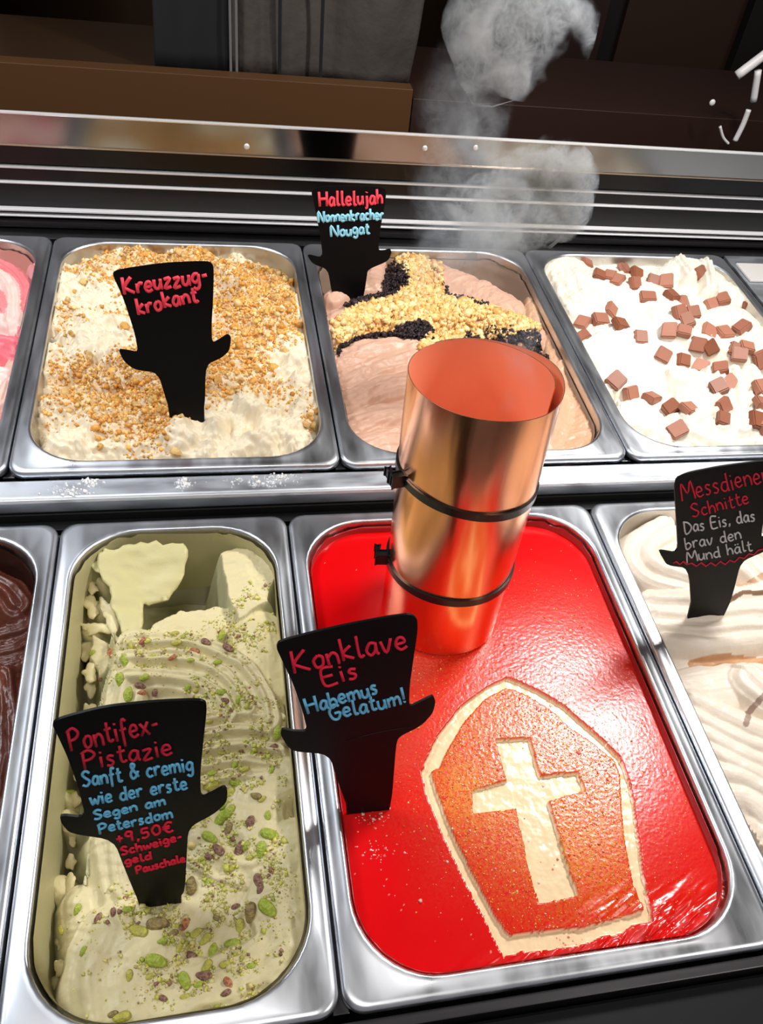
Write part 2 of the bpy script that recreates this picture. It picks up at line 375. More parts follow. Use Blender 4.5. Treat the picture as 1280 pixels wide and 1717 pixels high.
plate(g, [(155, 945), (185, 955), (225, 940), (262, 932), (258, 925), (225, 930), (200, 932), (178, 940), (160, 938)], -.010, .0, .3, .004, M_gp, (.66, .62, .34))
plate(g, [(166, 1000), (182, 1010), (200, 1050), (190, 1062), (172, 1030)], -.026, .2, .1, .005, M_gp, PG)
plate(g, [(134, 1042), (165, 1045), (190, 1052), (200, 1062), (165, 1060), (150, 1058)], -.030, .2, .1, .005, M_gp, PY)
plate(g, [(148, 965), (160, 975), (166, 990), (155, 992), (146, 980)], -.026, .2, .1, .004, M_gp, PY)
plate(g, [(140, 1000), (160, 1002), (165, 1025), (148, 1030)], -.030, .2, .1, .005, M_gp, PY)
rf = random.Random(5)
for k in range(17):
    py = 1085 + k * 36 + rf.uniform(-8, 8); cx_ = 160 - (py - 1050) * .085 - rf.uniform(0, 18); rr_ = rf.uniform(8, 17)
    plate(g, [(cx_ + rr_ * rf.uniform(.5, 1.1) * math.cos(a_), py + 1.3 * rr_ * rf.uniform(.6, 1.1) * math.sin(a_)) for a_ in [j * math.pi / 4 for j in range(8)]], -.026 - rf.uniform(0, .012), rf.uniform(-.5, .6), rf.uniform(-.3, .5), .006, M_gp, PY if k % 2 else PG, 'curl', wob=.0022)

# ---- red
g = Gel(pan_red, .00068, -.0095, (.64, .002, .004), 21)
def cp(L, ox, oy, sc): return [(ox + x * sc, oy + y * sc) for x, y in L]
OUT = cp([(490, 50), (400, 95), (270, 190), (160, 330), (100, 450), (80, 520), (100, 610), (190, 830), (290, 1040), (400, 1250), (440, 1340), (480, 1410), (560, 1385), (700, 1375), (850, 1355), (960, 1310), (1060, 1290), (1110, 1250), (1200, 1240), (1195, 1180), (1160, 1010), (1130, 800), (1110, 640), (1080, 520), (1040, 430), (900, 300), (760, 180), (640, 110), (540, 66)], 680, 1120, .34375)
INN = cp([(490, 102), (390, 150), (290, 260), (210, 390), (165, 490), (125, 505), (150, 600), (240, 830), (340, 1030), (430, 1200), (505, 1305), (640, 1285), (760, 1275), (860, 1270), (960, 1240), (1060, 1215), (1165, 1180), (1110, 1060), (1080, 900), (1060, 760), (1050, 600), (1045, 520), (1020, 455), (930, 380), (800, 290), (700, 200), (600, 140), (530, 110)], 680, 1120, .34375)
CRS = cp([(440, 352), (605, 345), (655, 530), (720, 520), (840, 510), (875, 600), (700, 650), (760, 860), (800, 990), (845, 1110), (760, 1130), (650, 1150), (600, 970), (540, 690), (330, 710), (325, 600), (495, 550)], 680, 1120, .34375)
xw = g.X + .0005 * fbm(g.X * 500, g.Y * 500, 1, 2); yw = g.Y + .0005 * fbm(g.X * 500 + 5, g.Y * 500, 2, 2)
o_, i_, c_ = [in_poly(xw, yw, g.w(q, -.0105)) for q in (OUT, INN, CRS)]
rec = (o_ & ~i_) | c_
g.H += .0003 * fbm(g.X * 14, g.Y * 14, 4, 2)
powder = fbm(g.X * 1500, g.Y * 1500, 6, 1)
# frosted, powdered zone (around the emblem) is grainy; the far and left parts stay smooth
P0 = at(900, 1230, -.01); dd = np.hypot((g.X - P0[0]) / .11, (g.Y - P0[1]) / .13); grain = np.clip(1.25 - dd + .15 * fbm(g.X * 25, g.Y * 25, 8, 3), 0, 1)
g.H += .00012 * grain * fbm(g.X * 700, g.Y * 700, 9, 2)
gold = np.clip(grain * i_ * 1.1 + grain * .35, 0, 1)[..., None] * np.clip(.55 + .75 * powder, 0, 1)[..., None]
gcol = np.array((.60, .17, .010)); g.C = g.C * (1 - gold * .8) + gcol * gold * .8
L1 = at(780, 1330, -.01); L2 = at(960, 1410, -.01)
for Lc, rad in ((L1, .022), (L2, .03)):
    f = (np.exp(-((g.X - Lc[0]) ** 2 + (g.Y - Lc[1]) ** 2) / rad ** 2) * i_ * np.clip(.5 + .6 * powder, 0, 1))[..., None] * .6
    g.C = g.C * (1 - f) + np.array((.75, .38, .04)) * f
g.H = np.where(rec, -.0128 + .0003 * fbm(g.X * 200, g.Y * 200, 11, 3), g.H)
cream = np.array((.80, .62, .38)) * (1 + .06 * fbm(g.X * 150, g.Y * 150, 12, 3))[..., None]
g.C = np.where(rec[..., None], cream, g.C)
sp = vn(g.X * 900, g.Y * 900, 31) > .985; g.C[sp & ~rec] = (.85, .35, .28)
# scraped front right corner
T = at(1130, 1590, -.01); T2 = at(950, 1620, -.01)
tm = np.exp(-(((g.X - T[0]) / .045) ** 2 + ((g.Y - T[1]) / .02) ** 2)) + .7 * np.exp(-(((g.X - T2[0]) / .04) ** 2 + ((g.Y - T2[1]) / .008) ** 2))
tm = np.clip(tm * 1.4, 0, 1) * ~rec
a_ = g.X * .75 + g.Y * -.1; 
g.H += tm * .0055 * fbm(g.X * 40 + g.Y * 25, (g.Y - .5 * g.X) * 260, 14, 4)
lt = np.clip(fbm(g.X * 60 + g.Y * 30, (g.Y - .5 * g.X) * 300, 15, 3) * 1.5, 0, 1)[..., None] * tm[..., None]
g.C = g.C * (1 - .6 * lt) + np.array((.85, .16, .17)) * .6 * lt
g.edge_fall(.0, 0); wl = g.sd > -.0012
g.H = np.where(g.sd > -.002, g.H - .0006, g.H)
g.A = np.clip(grain * 1.1 + tm * .3, 0, 1) * ~rec + rec * .25
G_red = g; g.build(M_gr, 'smooth red gelato with a cream mitre outline and cross cut into it')
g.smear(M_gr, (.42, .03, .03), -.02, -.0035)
# ---- krokant
CR = (.84, .74, .55)
g = Gel(pan_krok, .0009, -.030, CR, 31)
g.H += .012 * np.abs(fbm(g.X * 22, g.Y * 22, 3, 4)) - .004
for pts, ww, zz in (([(110, 470), (200, 450), (330, 440), (440, 480)], .034, -.002), ([(110, 540), (200, 520), (300, 540), (470, 530)], .034, .004), ([(100, 620), (200, 600), (330, 620), (480, 600)], .034, .003),
                    ([(110, 690), (230, 690), (350, 690), (490, 670)], .030, -.003), ([(110, 740), (230, 735), (350, 735), (490, 725)], .022, -.008)):
    g.swath(pts, ww, zz, .012, streak=.003)
for pts, ww, zz in (([(300, 735), (340, 715), (390, 695), (440, 700)], .016, .000), ([(360, 750), (430, 735), (500, 720)], .016, -.006), ([(480, 560), (500, 620), (510, 690)], .018, -.002),
                    ([(150, 520), (180, 490), (210, 500)], .016, .004), ([(130, 600), (170, 560), (230, 550)], .016, .003), ([(100, 700), (150, 715), (210, 740)], .014, -.006), ([(110, 500), (140, 480)], .016, -.001), ([(330, 700), (360, 730)], .012, .001)):
    g.swath(pts, ww, zz, .009, fl=2, amp=.0008, tilt=.002)
g.H += .012 * fbm(g.X * 50, g.Y * 50, 7, 4) - .009 * np.abs(fbm(g.X * 95 + 3 * fbm(g.X * 30, g.Y * 30, 2, 2), g.Y * 95, 17, 4)); g.edge_fall(-.005, .004)
dens = np.clip(.46 + .6 * fbm(g.X * 28, g.Y * 28, 40, 3), 0, 1)
def blob(px, py, r, k=1.0, z=-.004, g_=None):
    gg = g_ or g; P = at(px, py, gg.z + z); return k * np.exp(-((gg.X - P[0]) ** 2 + (gg.Y - P[1]) ** 2) / (r * r))
for px, py, r, k in ((260, 620, .05, .7), (340, 600, .04, .5), (430, 540, .045, .8), (450, 480, .04, .8), (180, 470, .03, .5), (270, 720, .03, .5), (150, 650, .03, .4), (520, 700, .012, .8), (250, 440, .03, .4), (330, 450, .03, .5)): dens += blob(px, py, r, k)
for px, py, r, k in ((390, 720, .033, -1.6), (450, 730, .03, -1.6), (500, 610, .02, -1.6), (140, 500, .022, -1.2), (190, 560, .020, -.9), (150, 590, .02, -.7), (320, 745, .02, -1.0), (110, 700, .02, -.4), (480, 745, .02, -1.5), (130, 745, .02, -.8)): dens += blob(px, py, r, k)
dens = np.clip(dens, 0, 1)
tan = np.clip(dens * 1.2 - .35, 0, 1)[..., None] * .55 * np.clip(.6 + fbm(g.X * 300, g.Y * 300, 44, 2), 0, 1)[..., None]
g.C = g.C * (1 - tan) + np.array((.80, .47, .16)) * tan
G_krok = g; g.build(M_g, 'lumpy cream gelato covered with golden brittle crumbs'); KD = dens
# ---- nougat
NB = (.66, .40, .29)
g = Gel(pan_noug, .0009, -.045, (.42, .26, .18), 41)
g.H += .004 * fbm(g.X * 40, g.Y * 40, 3, 3)
g.slab([(530, 470), (560, 500), (600, 440), (650, 410), (720, 410), (740, 440), (820, 470), (860, 500), (880, 545), (930, 590), (960, 640), (985, 700), (985, 760), (600, 770), (570, 700), (545, 600)], -.018, dome=.006, streak=.002, col=NB)
g.swath([(735, 455), (790, 475), (850, 510)], .020, -.010, .006, tilt=.003, col=NB)
g.swath([(560, 500), (590, 485), (640, 480)], .010, -.006, .004, col=NB)
g.swath([(630, 440), (625, 480)], .010, -.004, .004, col=NB)
g.swath([(550, 550), (640, 520), (720, 520), (800, 530), (880, 560)], .022, -.004, .006, col=NB)
g.swath([(690, 430), (690, 520), (700, 580)], .020, -.004, .006, col=NB)
for pts, ww, zz in (([(570, 620), (620, 590), (690, 590)], .016, -.003), ([(570, 650), (630, 620), (700, 600)], .014, -.004), ([(575, 680), (640, 650), (700, 640)], .014, -.006), ([(590, 710), (640, 690), (700, 690)], .013, -.009), ([(600, 740), (650, 725), (700, 730)], .013, -.013)):
    g.swath(pts, ww, zz, .005, fl=3, amp=.0007, tilt=.002, col=NB)
g.swath([(895, 500), (900, 560)], .008, -.008, .004, col=(.62, .38, .24)); g.swath([(920, 545), (935, 600)], .009, -.010, .004, col=(.62, .38, .24))
g.swath([(940, 610), (935, 680), (920, 745)], .018, -.010, .006, fl=2, col=(.62, .37, .24)); g.swath([(975, 640), (985, 700), (960, 750)], .018, -.012, .006, col=(.58, .34, .21))
g.H += .0016 * fbm(g.X * 100, g.Y * 100, 5, 4) - .0028 * np.abs(fbm(g.X * 40 + 2 * fbm(g.X * 20, g.Y * 20, 2, 2), g.Y * 110 - g.X * 40, 17, 3)); g.edge_fall(-.004, 0)
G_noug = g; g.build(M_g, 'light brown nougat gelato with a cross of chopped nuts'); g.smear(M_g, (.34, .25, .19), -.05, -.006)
# ---- white with squares
WH = (.81, .75, .64)
g = Gel(pan_sq, .0009, -.028, WH, 51)
g.slab([(905, 440), (960, 425), (1100, 425), (1200, 460), (1260, 540), (1330, 700), (1330, 760), (1130, 755), (1060, 700), (1000, 620), (950, 530)], -.010, dome=.008, streak=.002, wob=.002)
for pts, ww, zz in (([(930, 440), (960, 460), (990, 520)], .03, -.000), ([(990, 480), (1080, 500), (1140, 540)], .03, .002), ([(1000, 590), (1060, 570), (1120, 590)], .03, .001), ([(1000, 640), (1060, 640), (1110, 640)], .022, .000), ([(1040, 700), (1090, 710), (1110, 720)], .02, -.004),
                    ([(1140, 440), (1180, 470), (1220, 500)], .02, .003), ([(1110, 470), (1150, 450)], .016, .002), ([(1190, 540), (1240, 540), (1280, 600)], .02, .000)):
    g.swath(pts, ww, zz, .010, streak=.002)
for pts, ww, zz in (([(1110, 580), (1180, 600), (1280, 620)], .010, .010), ([(1130, 650), (1170, 660), (1140, 690)], .013, .006), ([(1190, 640), (1190, 690), (1150, 715)], .012, .006), ([(1220, 640), (1230, 700), (1200, 730)], .010, .005), ([(1250, 640), (1265, 700), (1235, 735)], .010, .005),
                    ([(1140, 720), (1200, 740), (1260, 740)], .016, .000), ([(1150, 430), (1175, 460), (1185, 500)], .008, .008), ([(1130, 450), (1150, 480)], .007, .007)):
    g.swath(pts, ww, zz, .006, fl=3, amp=.0013, tilt=.002)
g.H += .0030 * fbm(g.X * 60, g.Y * 60, 5, 4) - .0022 * np.abs(fbm(g.X * 60 + 2 * fbm(g.X * 20, g.Y * 20, 2, 2), g.Y * 90, 17, 4)); g.edge_fall(-.003, .004)
G_sq = g; g.build(M_g, 'white gelato topped with milk chocolate squares')
# ---- white, front right
WM = (.78, .69, .58)
g = Gel(pan_mess, .0008, -.036, (.70, .60, .48), 61)
g.slab([(1060, 930), (1150, 880), (1290, 900), (1400, 1000), (1500, 1500), (1350, 1500), (1200, 1300), (1140, 1160), (1080, 1020)], -.014, wob=.002, dome=.004, streak=.002, col=WM)
for pts, ww, zz, fl in (([(1110, 885), (1062, 915), (1052, 950), (1085, 985), (1160, 1005)], .008, .000, 0), ([(1130, 905), (1085, 930), (1085, 955), (1130, 978), (1180, 990)], .008, .003, 0), ([(1150, 925), (1115, 945), (1150, 965), (1200, 975)], .008, .003, 2),
                        ([(1230, 900), (1270, 930), (1330, 960)], .012, .004, 2), ([(1250, 960), (1290, 1000), (1330, 1010)], .012, .004, 2), ([(1090, 1020), (1160, 1020), (1240, 1010), (1330, 1000)], .010, .002, 2),
                        ([(1095, 1042), (1170, 1046), (1250, 1036), (1340, 1040)], .009, .001, 2), ([(1100, 1063), (1170, 1070), (1250, 1062), (1340, 1065)], .008, .000, 2), ([(1112, 1082), (1190, 1090), (1270, 1080), (1350, 1085)], .007, -.001, 0),
                        ([(1150, 1160), (1230, 1150), (1340, 1150)], .018, -.006, 0), ([(1160, 1180), (1220, 1210), (1290, 1240), (1360, 1260)], .009, -.002, 0), ([(1160, 1205), (1225, 1240), (1290, 1265), (1380, 1290)], .007, -.004, 0),
                        ([(1175, 1232), (1240, 1268), (1300, 1290), (1390, 1320)], .007, -.005, 0), ([(1190, 1262), (1245, 1290), (1310, 1320), (1400, 1360)], .007, -.006, 0), ([(1205, 1295), (1260, 1312), (1320, 1350), (1400, 1400)], .008, -.007, 0),
                        ([(1225, 1330), (1265, 1340), (1330, 1400)], .010, -.010, 0), ([(1250, 1150), (1290, 1180), (1330, 1170)], .014, .002, 3)):
    g.swath(pts, ww, zz, .005, fl=fl, amp=.0007, tilt=.0015, steep=2, streak=.0005, col=WM)
P = [at(*q, -.004) for q in ((1170, 1101), (1225, 1097), (1290, 1096), (1340, 1092))]; d_, t_, s_ = poly_dist(g.X, g.Y, P); g.C[d_ < .0035] = (.55, .30, .15)
P = [at(*q, -.004) for q in ((1215, 1015), (1240, 1002), (1280, 1000))]; d_, t_, s_ = poly_dist(g.X, g.Y, P); g.C[d_ < .0016] = (.22, .12, .07)
P = [at(*q, -.004) for q in ((1235, 985), (1275, 975))]; d_, t_, s_ = poly_dist(g.X, g.Y, P); g.C[d_ < .003] = (.58, .36, .22)
P = [at(*q, -.004) for q in ((1250, 1215), (1258, 1190), (1285, 1165))]; d_, t_, s_ = poly_dist(g.X, g.Y, P); g.C[d_ < .002] = (.36, .26, .20)
g.H += .0006 * fbm(g.X * 120, g.Y * 120, 5, 4); g.edge_fall(-.002, .002)
G_mess = g; g.build(M_g, 'folded off-white gelato with a brown wafer layer in the front right pan')
# ---- chocolate
g = Gel(pan_choc, .001, -.045, (.085, .022, .012), 71)
for pts, ww, zz in (([(-30, 1010), (30, 990), (60, 1010)], .012, -.030), ([(-30, 1050), (20, 1040), (60, 1025)], .010, -.024), ([(-30, 1080), (20, 1075), (62, 1050)], .010, -.022), ([(-30, 1110), (20, 1100), (58, 1085)], .010, -.020), ([(-30, 960), (0, 975), (20, 1000)], .014, -.020),
                    ([(30, 1110), (25, 1200), (10, 1300)], .014, -.018), ([(50, 1110), (42, 1200), (25, 1300), (10, 1400)], .010, -.020), ([(-30, 1150), (0, 1250), (-20, 1350)], .02, -.012), ([(0, 1130), (5, 1230), (-5, 1330)], .010, -.012)):
    g.swath(pts, ww, zz, .005, fl=3, amp=.0012, tilt=.002, streak=.0012, col=(.11, .03, .018))
g.H += .0012 * fbm(g.X * 120, g.Y * 50, 5, 4); g.edge_fall(-.004, 0)
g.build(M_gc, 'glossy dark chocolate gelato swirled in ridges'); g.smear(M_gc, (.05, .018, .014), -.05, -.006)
# ---- pink
g = Gel(pan_pink, .001, -.030, (.84, .52, .46), 81)
for pts, ww, zz, c in (([(-60, 470), (0, 460), (40, 500), (35, 560)], .012, .000, (.80, .22, .24)), ([(-60, 500), (-10, 480), (20, 510), (20, 560)], .012, .004, (.88, .62, .56)), ([(-60, 530), (-20, 510), (5, 540)], .012, .006, (.80, .26, .28)), ([(50, 500), (50, 560), (30, 620), (0, 680)], .012, -.004, (.86, .55, .46)),
                       ([(-60, 600), (0, 590), (30, 600)], .018, -.002, (.80, .16, .20)), ([(-60, 650), (0, 640), (20, 650)], .016, -.004, (.88, .66, .60)), ([(-60, 700), (0, 690)], .016, -.008, (.82, .30, .30)), ([(60, 450), (65, 480), (50, 500)], .010, -.008, (.80, .35, .35))):
    g.swath(pts, ww, zz, .006, fl=3, amp=.0012, tilt=.002, col=c)
g.H += .0015 * fbm(g.X * 90, g.Y * 90, 5, 4); g.edge_fall(-.004, 0)
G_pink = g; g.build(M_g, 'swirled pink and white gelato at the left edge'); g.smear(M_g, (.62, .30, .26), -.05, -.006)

# ------------------------------------------------------------------ toppings
ROWN = ['rear', 'mid-rear', 'middle', 'mid-front', 'front']; COLN = ['far-left', 'centre-left', 'centre-right', 'far-right']
ORD = ['first', 'second', 'third', 'fourth', 'fifth', 'sixth', 'seventh', 'eighth', 'ninth', 'tenth', 'eleventh', 'twelfth', 'thirteenth', 'fourteenth', 'fifteenth', 'sixteenth', 'seventeenth', 'eighteenth', 'nineteenth', 'twentieth', 'twenty-first', 'twenty-second', 'twenty-third', 'twenty-fourth']
NUMW = ['', 'one', 'two', 'three', 'four', 'five', 'six', 'seven', 'eight', 'nine', 'ten', 'eleven', 'twelve', 'thirteen', 'fourteen', 'fifteen', 'sixteen', 'seventeen', 'eighteen', 'nineteen', 'twenty', 'twenty-one', 'twenty-two', 'twenty-three', 'twenty-four']
def locate(objs, g, what, where):
    """a label of its own for each of many look-alikes: its patch of the pan and its order there"""
    cells = {}
    for o in objs:
        p = o.matrix_basis.translation; c = min(3, max(0, int((p.x - g.x0) / (g.dx * g.nx) * 4))); r = 4 - min(4, max(0, int((p.y - g.y0) / (g.dy * g.ny) * 5)))
        cells.setdefault((what(o), r, c), []).append(o)
    for (wh, r, c), L_ in cells.items():
        L_.sort(key=lambda o: o.matrix_basis.translation.x)
        for i, o in enumerate(L_):
            o['label'] = wh + ' at the ' + ROWN[r] + ' ' + COLN[c] + ' of the ' + where + ('' if len(L_) == 1 else ', ' + ORD[i] + ' of ' + NUMW[len(L_)] + ' from left')
def chunk_template(k):
    r = np.random.default_rng(k)
    if k % 2: V = np.array([(1, 0, 0), (-1, 0, 0), (0, 1, 0), (0, -1, 0), (0, 0, .8), (0, 0, -.8)], float) * r.uniform(.7, 1.2, (6, 1)); Fc = [(0, 2, 4), (2, 1, 4), (1, 3, 4), (3, 0, 4), (2, 0, 5), (1, 2, 5), (3, 1, 5), (0, 3, 5)]
    else:
        V = np.array([(x, y, z * .6) for x in (-.7, .7) for y in (-.7, .7) for z in (-1, 1)], float) * r.uniform(.65, 1.15, (8, 3))
        Fc = [(0, 1, 3), (0, 3, 2), (4, 6, 7), (4, 7, 5), (0, 4, 5), (0, 5, 1), (2, 3, 7), (2, 7, 6), (0, 2, 6), (0, 6, 4), (1, 5, 7), (1, 7, 3)]
    return V, np.array(Fc)
TPL = [chunk_template(k) for k in range(8)]
def rotm(n):
    q = RNG.normal(size=(n, 4)); q /= np.linalg.norm(q, axis=1)[:, None]; w_, x, y, z = q.T
    return np.stack([1 - 2 * (y * y + z * z), 2 * (x * y - w_ * z), 2 * (x * z + w_ * y), 2 * (x * y + w_ * z), 1 - 2 * (x * x + z * z), 2 * (y * z - w_ * x), 2 * (x * z - w_ * y), 2 * (y * z + w_ * x), 1 - 2 * (x * x + y * y)], 1).reshape(n, 3, 3)
def scatter(name, pos, size, cols, m, parent=None, sink=.2):
    Vs = []; Fs = []; Cs = []; base = 0; ids = RNG.integers(0, 8, len(pos)); Rm = rotm(len(pos))
    for k in range(8):
        sel = np.where(ids == k)[0]
        if not len(sel): continue
        V, Fc = TPL[k]; W = np.einsum('nij,vj->nvi', Rm[sel], V) * size[sel][:, None, None] + pos[sel][:, None, :]
        Vs.append(W.reshape(-1, 3)); Fs.append((Fc[None] + (np.arange(len(sel)) * len(V))[:, None, None] + base).reshape(-1, 3)); base += len(sel) * len(V)
        Cs.append(np.repeat(cols[sel], len(V), 0))
    o = mesh(name, np.concatenate(Vs), np.concatenate(Fs), m, parent, False, cols=np.concatenate(Cs)); o['kind'] = 'stuff'; return o
M_crumb = gelmat('crumb', .45, 0, (1500, .2, .0004), .4)
def palette(n, cols, jit=.12):
    c = np.array(cols)[RNG.integers(0, len(cols), n)]; return np.clip(c * (1 + RNG.normal(0, jit, (n, 1))), 0, 1)
GOLD = [(.80, .42, .09), (.86, .52, .15), (.68, .30, .05), (.88, .62, .26), (.76, .36, .08)]
def rejection(g, dens, n):
    out = []
    while len(out) < n:
        x = RNG.uniform(g.x0, g.x0 + g.dx * (g.nx - 1), 4000); y = RNG.uniform(g.y0, g.y0 + g.dy * (g.ny - 1), 4000)
        d = g.sample(x, y, dens) - g.z; e = g.sample(x, y, g.sd) - g.z
        k = (RNG.random(4000) < d) & (e < -.004); out += list(zip(x[k], y[k]))
    return np.array(out[:n])
g = G_krok
xy = rejection(g, KD ** 1.7, 17000); sz = RNG.gamma(1.7, .00042, 17000) + .0005
pos = np.c_[xy, g.sample(xy[:, 0], xy[:, 1]) + sz * .25]
tag(scatter('brittle_crumbs', pos, sz, palette(17000, GOLD), M_crumb), 'fine golden brittle crumbs strewn over the cream gelato', 'crumbs')
# bigger chunks, countable
def lump_mesh(name, seed, sub=2, amp=.3):
    bm = bmesh.new(); bmesh.ops.create_icosphere(bm, subdivisions=sub, radius=1)
    r = random.Random(seed); off = [r.uniform(-1, 1) for _ in range(6)]
    from mathutils import noise
    for v in bm.verts:
        n = noise.noise(v.co * 1.3 + Vector(off[:3]) * 9); v.co *= 1 + amp * n; v.co.z *= .75
        v.co.x *= 1 + .25 * off[3]
    me = bpy.data.meshes.new(name); bm.to_mesh(me); bm.free(); return me
gmats = [mat('brittle_a', (.76, .42, .11), .42, bump=(700, .5, .001)), mat('brittle_b', (.84, .56, .22), .45, bump=(700, .5, .001))]
lm = []
for k in range(6):
    me = lump_mesh('brittle_chunk', k, 2, .55); me.materials.append(gmats[k % 2]); lm.append(me)
cl = [(430, 560), (455, 545), (440, 580), (420, 600), (470, 520), (490, 505), (505, 520), (480, 490), (460, 470), (440, 475), (415, 480), (400, 500), (470, 560), (350, 430), (345, 425), (310, 430), (325, 440), (300, 425), (240, 440), (255, 430), (150, 450), (140, 475), (165, 455), (185, 440), (125, 490), (450, 600), (430, 620), (410, 560), (395, 545), (385, 520), (380, 470), (400, 460), (425, 505), (445, 520), (500, 545), (515, 560), (520, 700), (512, 712), (530, 690), (525, 715), (168, 750), (405, 640), (440, 640), (470, 640), (375, 600), (380, 580), (210, 550), (150, 600), (130, 640), (110, 660), (165, 640), (240, 560), (200, 640), (230, 680), (270, 690), (260, 720), (280, 735), (295, 760), (190, 700), (160, 680), (120, 560), (100, 580), (430, 455), (460, 500), (495, 480), (475, 590), (350, 555), (330, 560), (400, 575), (415, 530), (365, 640), (385, 655)]
CHK = []
for k, (px, py) in enumerate(cl):
    P = g.hit(px, py); o = bpy.data.objects.new('brittle_chunk', lm[k % 6]); s_ = RNG.uniform(.0024, .0046)
    o.location = (P[0], P[1], P[2] + s_ * .25); o.scale = (s_ * RNG.uniform(.8, 1.3), s_, s_); o.rotation_euler = RNG.uniform(0, 6, 3); link(o)
    tag(o, 'brittle chunk', 'brittle', 'larger brittle chunks on the cream gelato'); CHK.append(o)
locate(CHK, g, lambda o: 'golden brittle chunk', 'cream gelato')
# nougat toppings
g = G_noug
def polym(g, poly, z=-.006): return in_poly(g.X + .002 * fbm(g.X * 150, g.Y * 150, 3, 2), g.Y + .003 * fbm(g.X * 150, g.Y * 150, 4, 2), [at(p[0], p[1], g.z + z) for p in poly]).astype(float)
nut = polym(g, [(655, 428), (700, 425), (740, 440), (748, 480), (790, 505), (850, 525), (905, 540), (905, 556), (850, 560), (790, 550), (770, 580), (700, 590), (725, 545), (690, 540), (620, 555), (560, 580), (545, 590), (550, 545), (600, 515), (660, 500), (685, 470)])
dk = np.clip(polym(g, [(650, 430), (680, 445), (690, 480), (660, 500), (645, 480)]) + polym(g, [(575, 520), (600, 495), (660, 485), (660, 498), (600, 512)]) + polym(g, [(555, 590), (600, 560), (660, 550), (725, 540), (730, 565), (700, 572), (640, 568), (590, 575), (565, 605)]) + polym(g, [(780, 545), (850, 550), (900, 560), (925, 590), (900, 590), (840, 572), (780, 560)]) + polym(g, [(740, 455), (760, 480), (820, 510), (815, 522), (760, 500)]), 0, 1)
n = 5200; xy = rejection(g, nut, n); sz = RNG.gamma(3, .0005, n) + .0009; pos = np.c_[xy, g.sample(xy[:, 0], xy[:, 1]) + RNG.uniform(0, .003, n)]
tag(scatter('chopped_nuts', pos, sz, palette(n, [(.86, .54, .19), (.90, .64, .28), (.74, .40, .12), (.92, .70, .36)], .08), M_crumb), 'cross of pale chopped nuts lying on the brown nougat gelato', 'nuts')
n = 6500; xy = rejection(g, dk * (1 - nut * .45) * (vn(g.X * 260, g.Y * 260, 5) > .3), n); sz = RNG.gamma(2, .0004, n) + .0005; pos = np.c_[xy, g.sample(xy[:, 0], xy[:, 1]) + RNG.uniform(0, .0045, n)]
M_dchoc = gelmat('dark_flakes', .45, 0, (1200, .2, .0004), .3)
tag(scatter('chocolate_flakes', pos, sz, palette(n, [(.02, .012, .014), (.035, .018, .018), (.05, .03, .04), (.015, .01, .01)], .3), M_dchoc), 'dark chocolate flakes edging the cross of nuts', 'chocolate flakes')
nm = []
for k in range(4):
    me = lump_mesh('nut_piece', 20 + k, 2, .5); me.materials.append(mat('nut_' + 'abcd'[k], [(.86, .62, .28), (.90, .70, .40), (.80, .52, .20), (.88, .66, .34)][k], .5, bump=(700, .5, .001))); nm.append(me)
nn = rejection(g, nut, 70); NUTS = []
for k, (x, y) in enumerate(nn):
    o = bpy.data.objects.new('nut_piece', nm[k % 4]); s_ = RNG.uniform(.0026, .0042); o.location = (x, y, float(g.sample(x, y)) + .0022); o.scale = (s_, s_ * .9, s_); o.rotation_euler = RNG.uniform(0, 6, 3); link(o)
    tag(o, 'nut piece', 'nut', 'bigger nut pieces on the nougat gelato'); NUTS.append(o)
locate(NUTS, g, lambda o: 'pale nut piece', 'nougat gelato')
# chocolate squares
def square_mesh(k):
    r = random.Random(k); bm = bmesh.new(); bmesh.ops.create_cube(bm, size=1)
    for v in bm.verts: v.co = (v.co.x * (1.0 if v.co.z > 0 else 1.12), v.co.y * (1.0 if v.co.z > 0 else 1.12), v.co.z * .5); v.co.x += r.uniform(-.06, .06); v.co.y += r.uniform(-.06, .06)
    bmesh.ops.bevel(bm, geom=bm.edges[:], offset=.07, segments=2, affect='EDGES')
    me = bpy.data.meshes.new('chocolate_square'); bm.to_mesh(me); bm.free(); me.materials.append(M_milk[k % 3]); return me
M_milk = [mat('milk_chocolate_' + 'abc'[k], c, .42, spec=.4, bump=(400, .15, .0006)) for k, c in enumerate([(.34, .135, .085), (.27, .095, .05), (.40, .17, .11)])]
sqm = [square_mesh(k) for k in range(6)]
g = G_sq
sq = [(330, 135), (400, 200), (455, 205), (535, 170), (600, 195), (500, 228), (590, 245), (690, 235), (760, 232), (660, 320), (785, 310), (850, 345), (830, 400), (900, 400), (460, 385), (405, 440), (510, 465), (310, 455), (315, 530), (620, 535), (775, 495), (855, 500), (935, 195), (1000, 360), (1060, 330), (1190, 370), (985, 505), (930, 570), (1000, 585), (1070, 510), (1165, 480), (1130, 600), (1190, 590), (745, 625), (850, 655), (940, 695), (1270, 650), (490, 765), (565, 840), (680, 860), (790, 910), (880, 920), (1050, 700), (1040, 800), (1095, 780), (1065, 900), (1060, 970), (1265, 800), (1270, 890), (1245, 980), (820, 1030), (1150, 630), (870, 440), (1265, 1010)]
ang = {9: 25, 10: 40, 19: 2, 20: 20, 34: -20, 37: -35, 33: -15, 29: 5, 31: -15, 0: 35}
placed = []; SQS = []
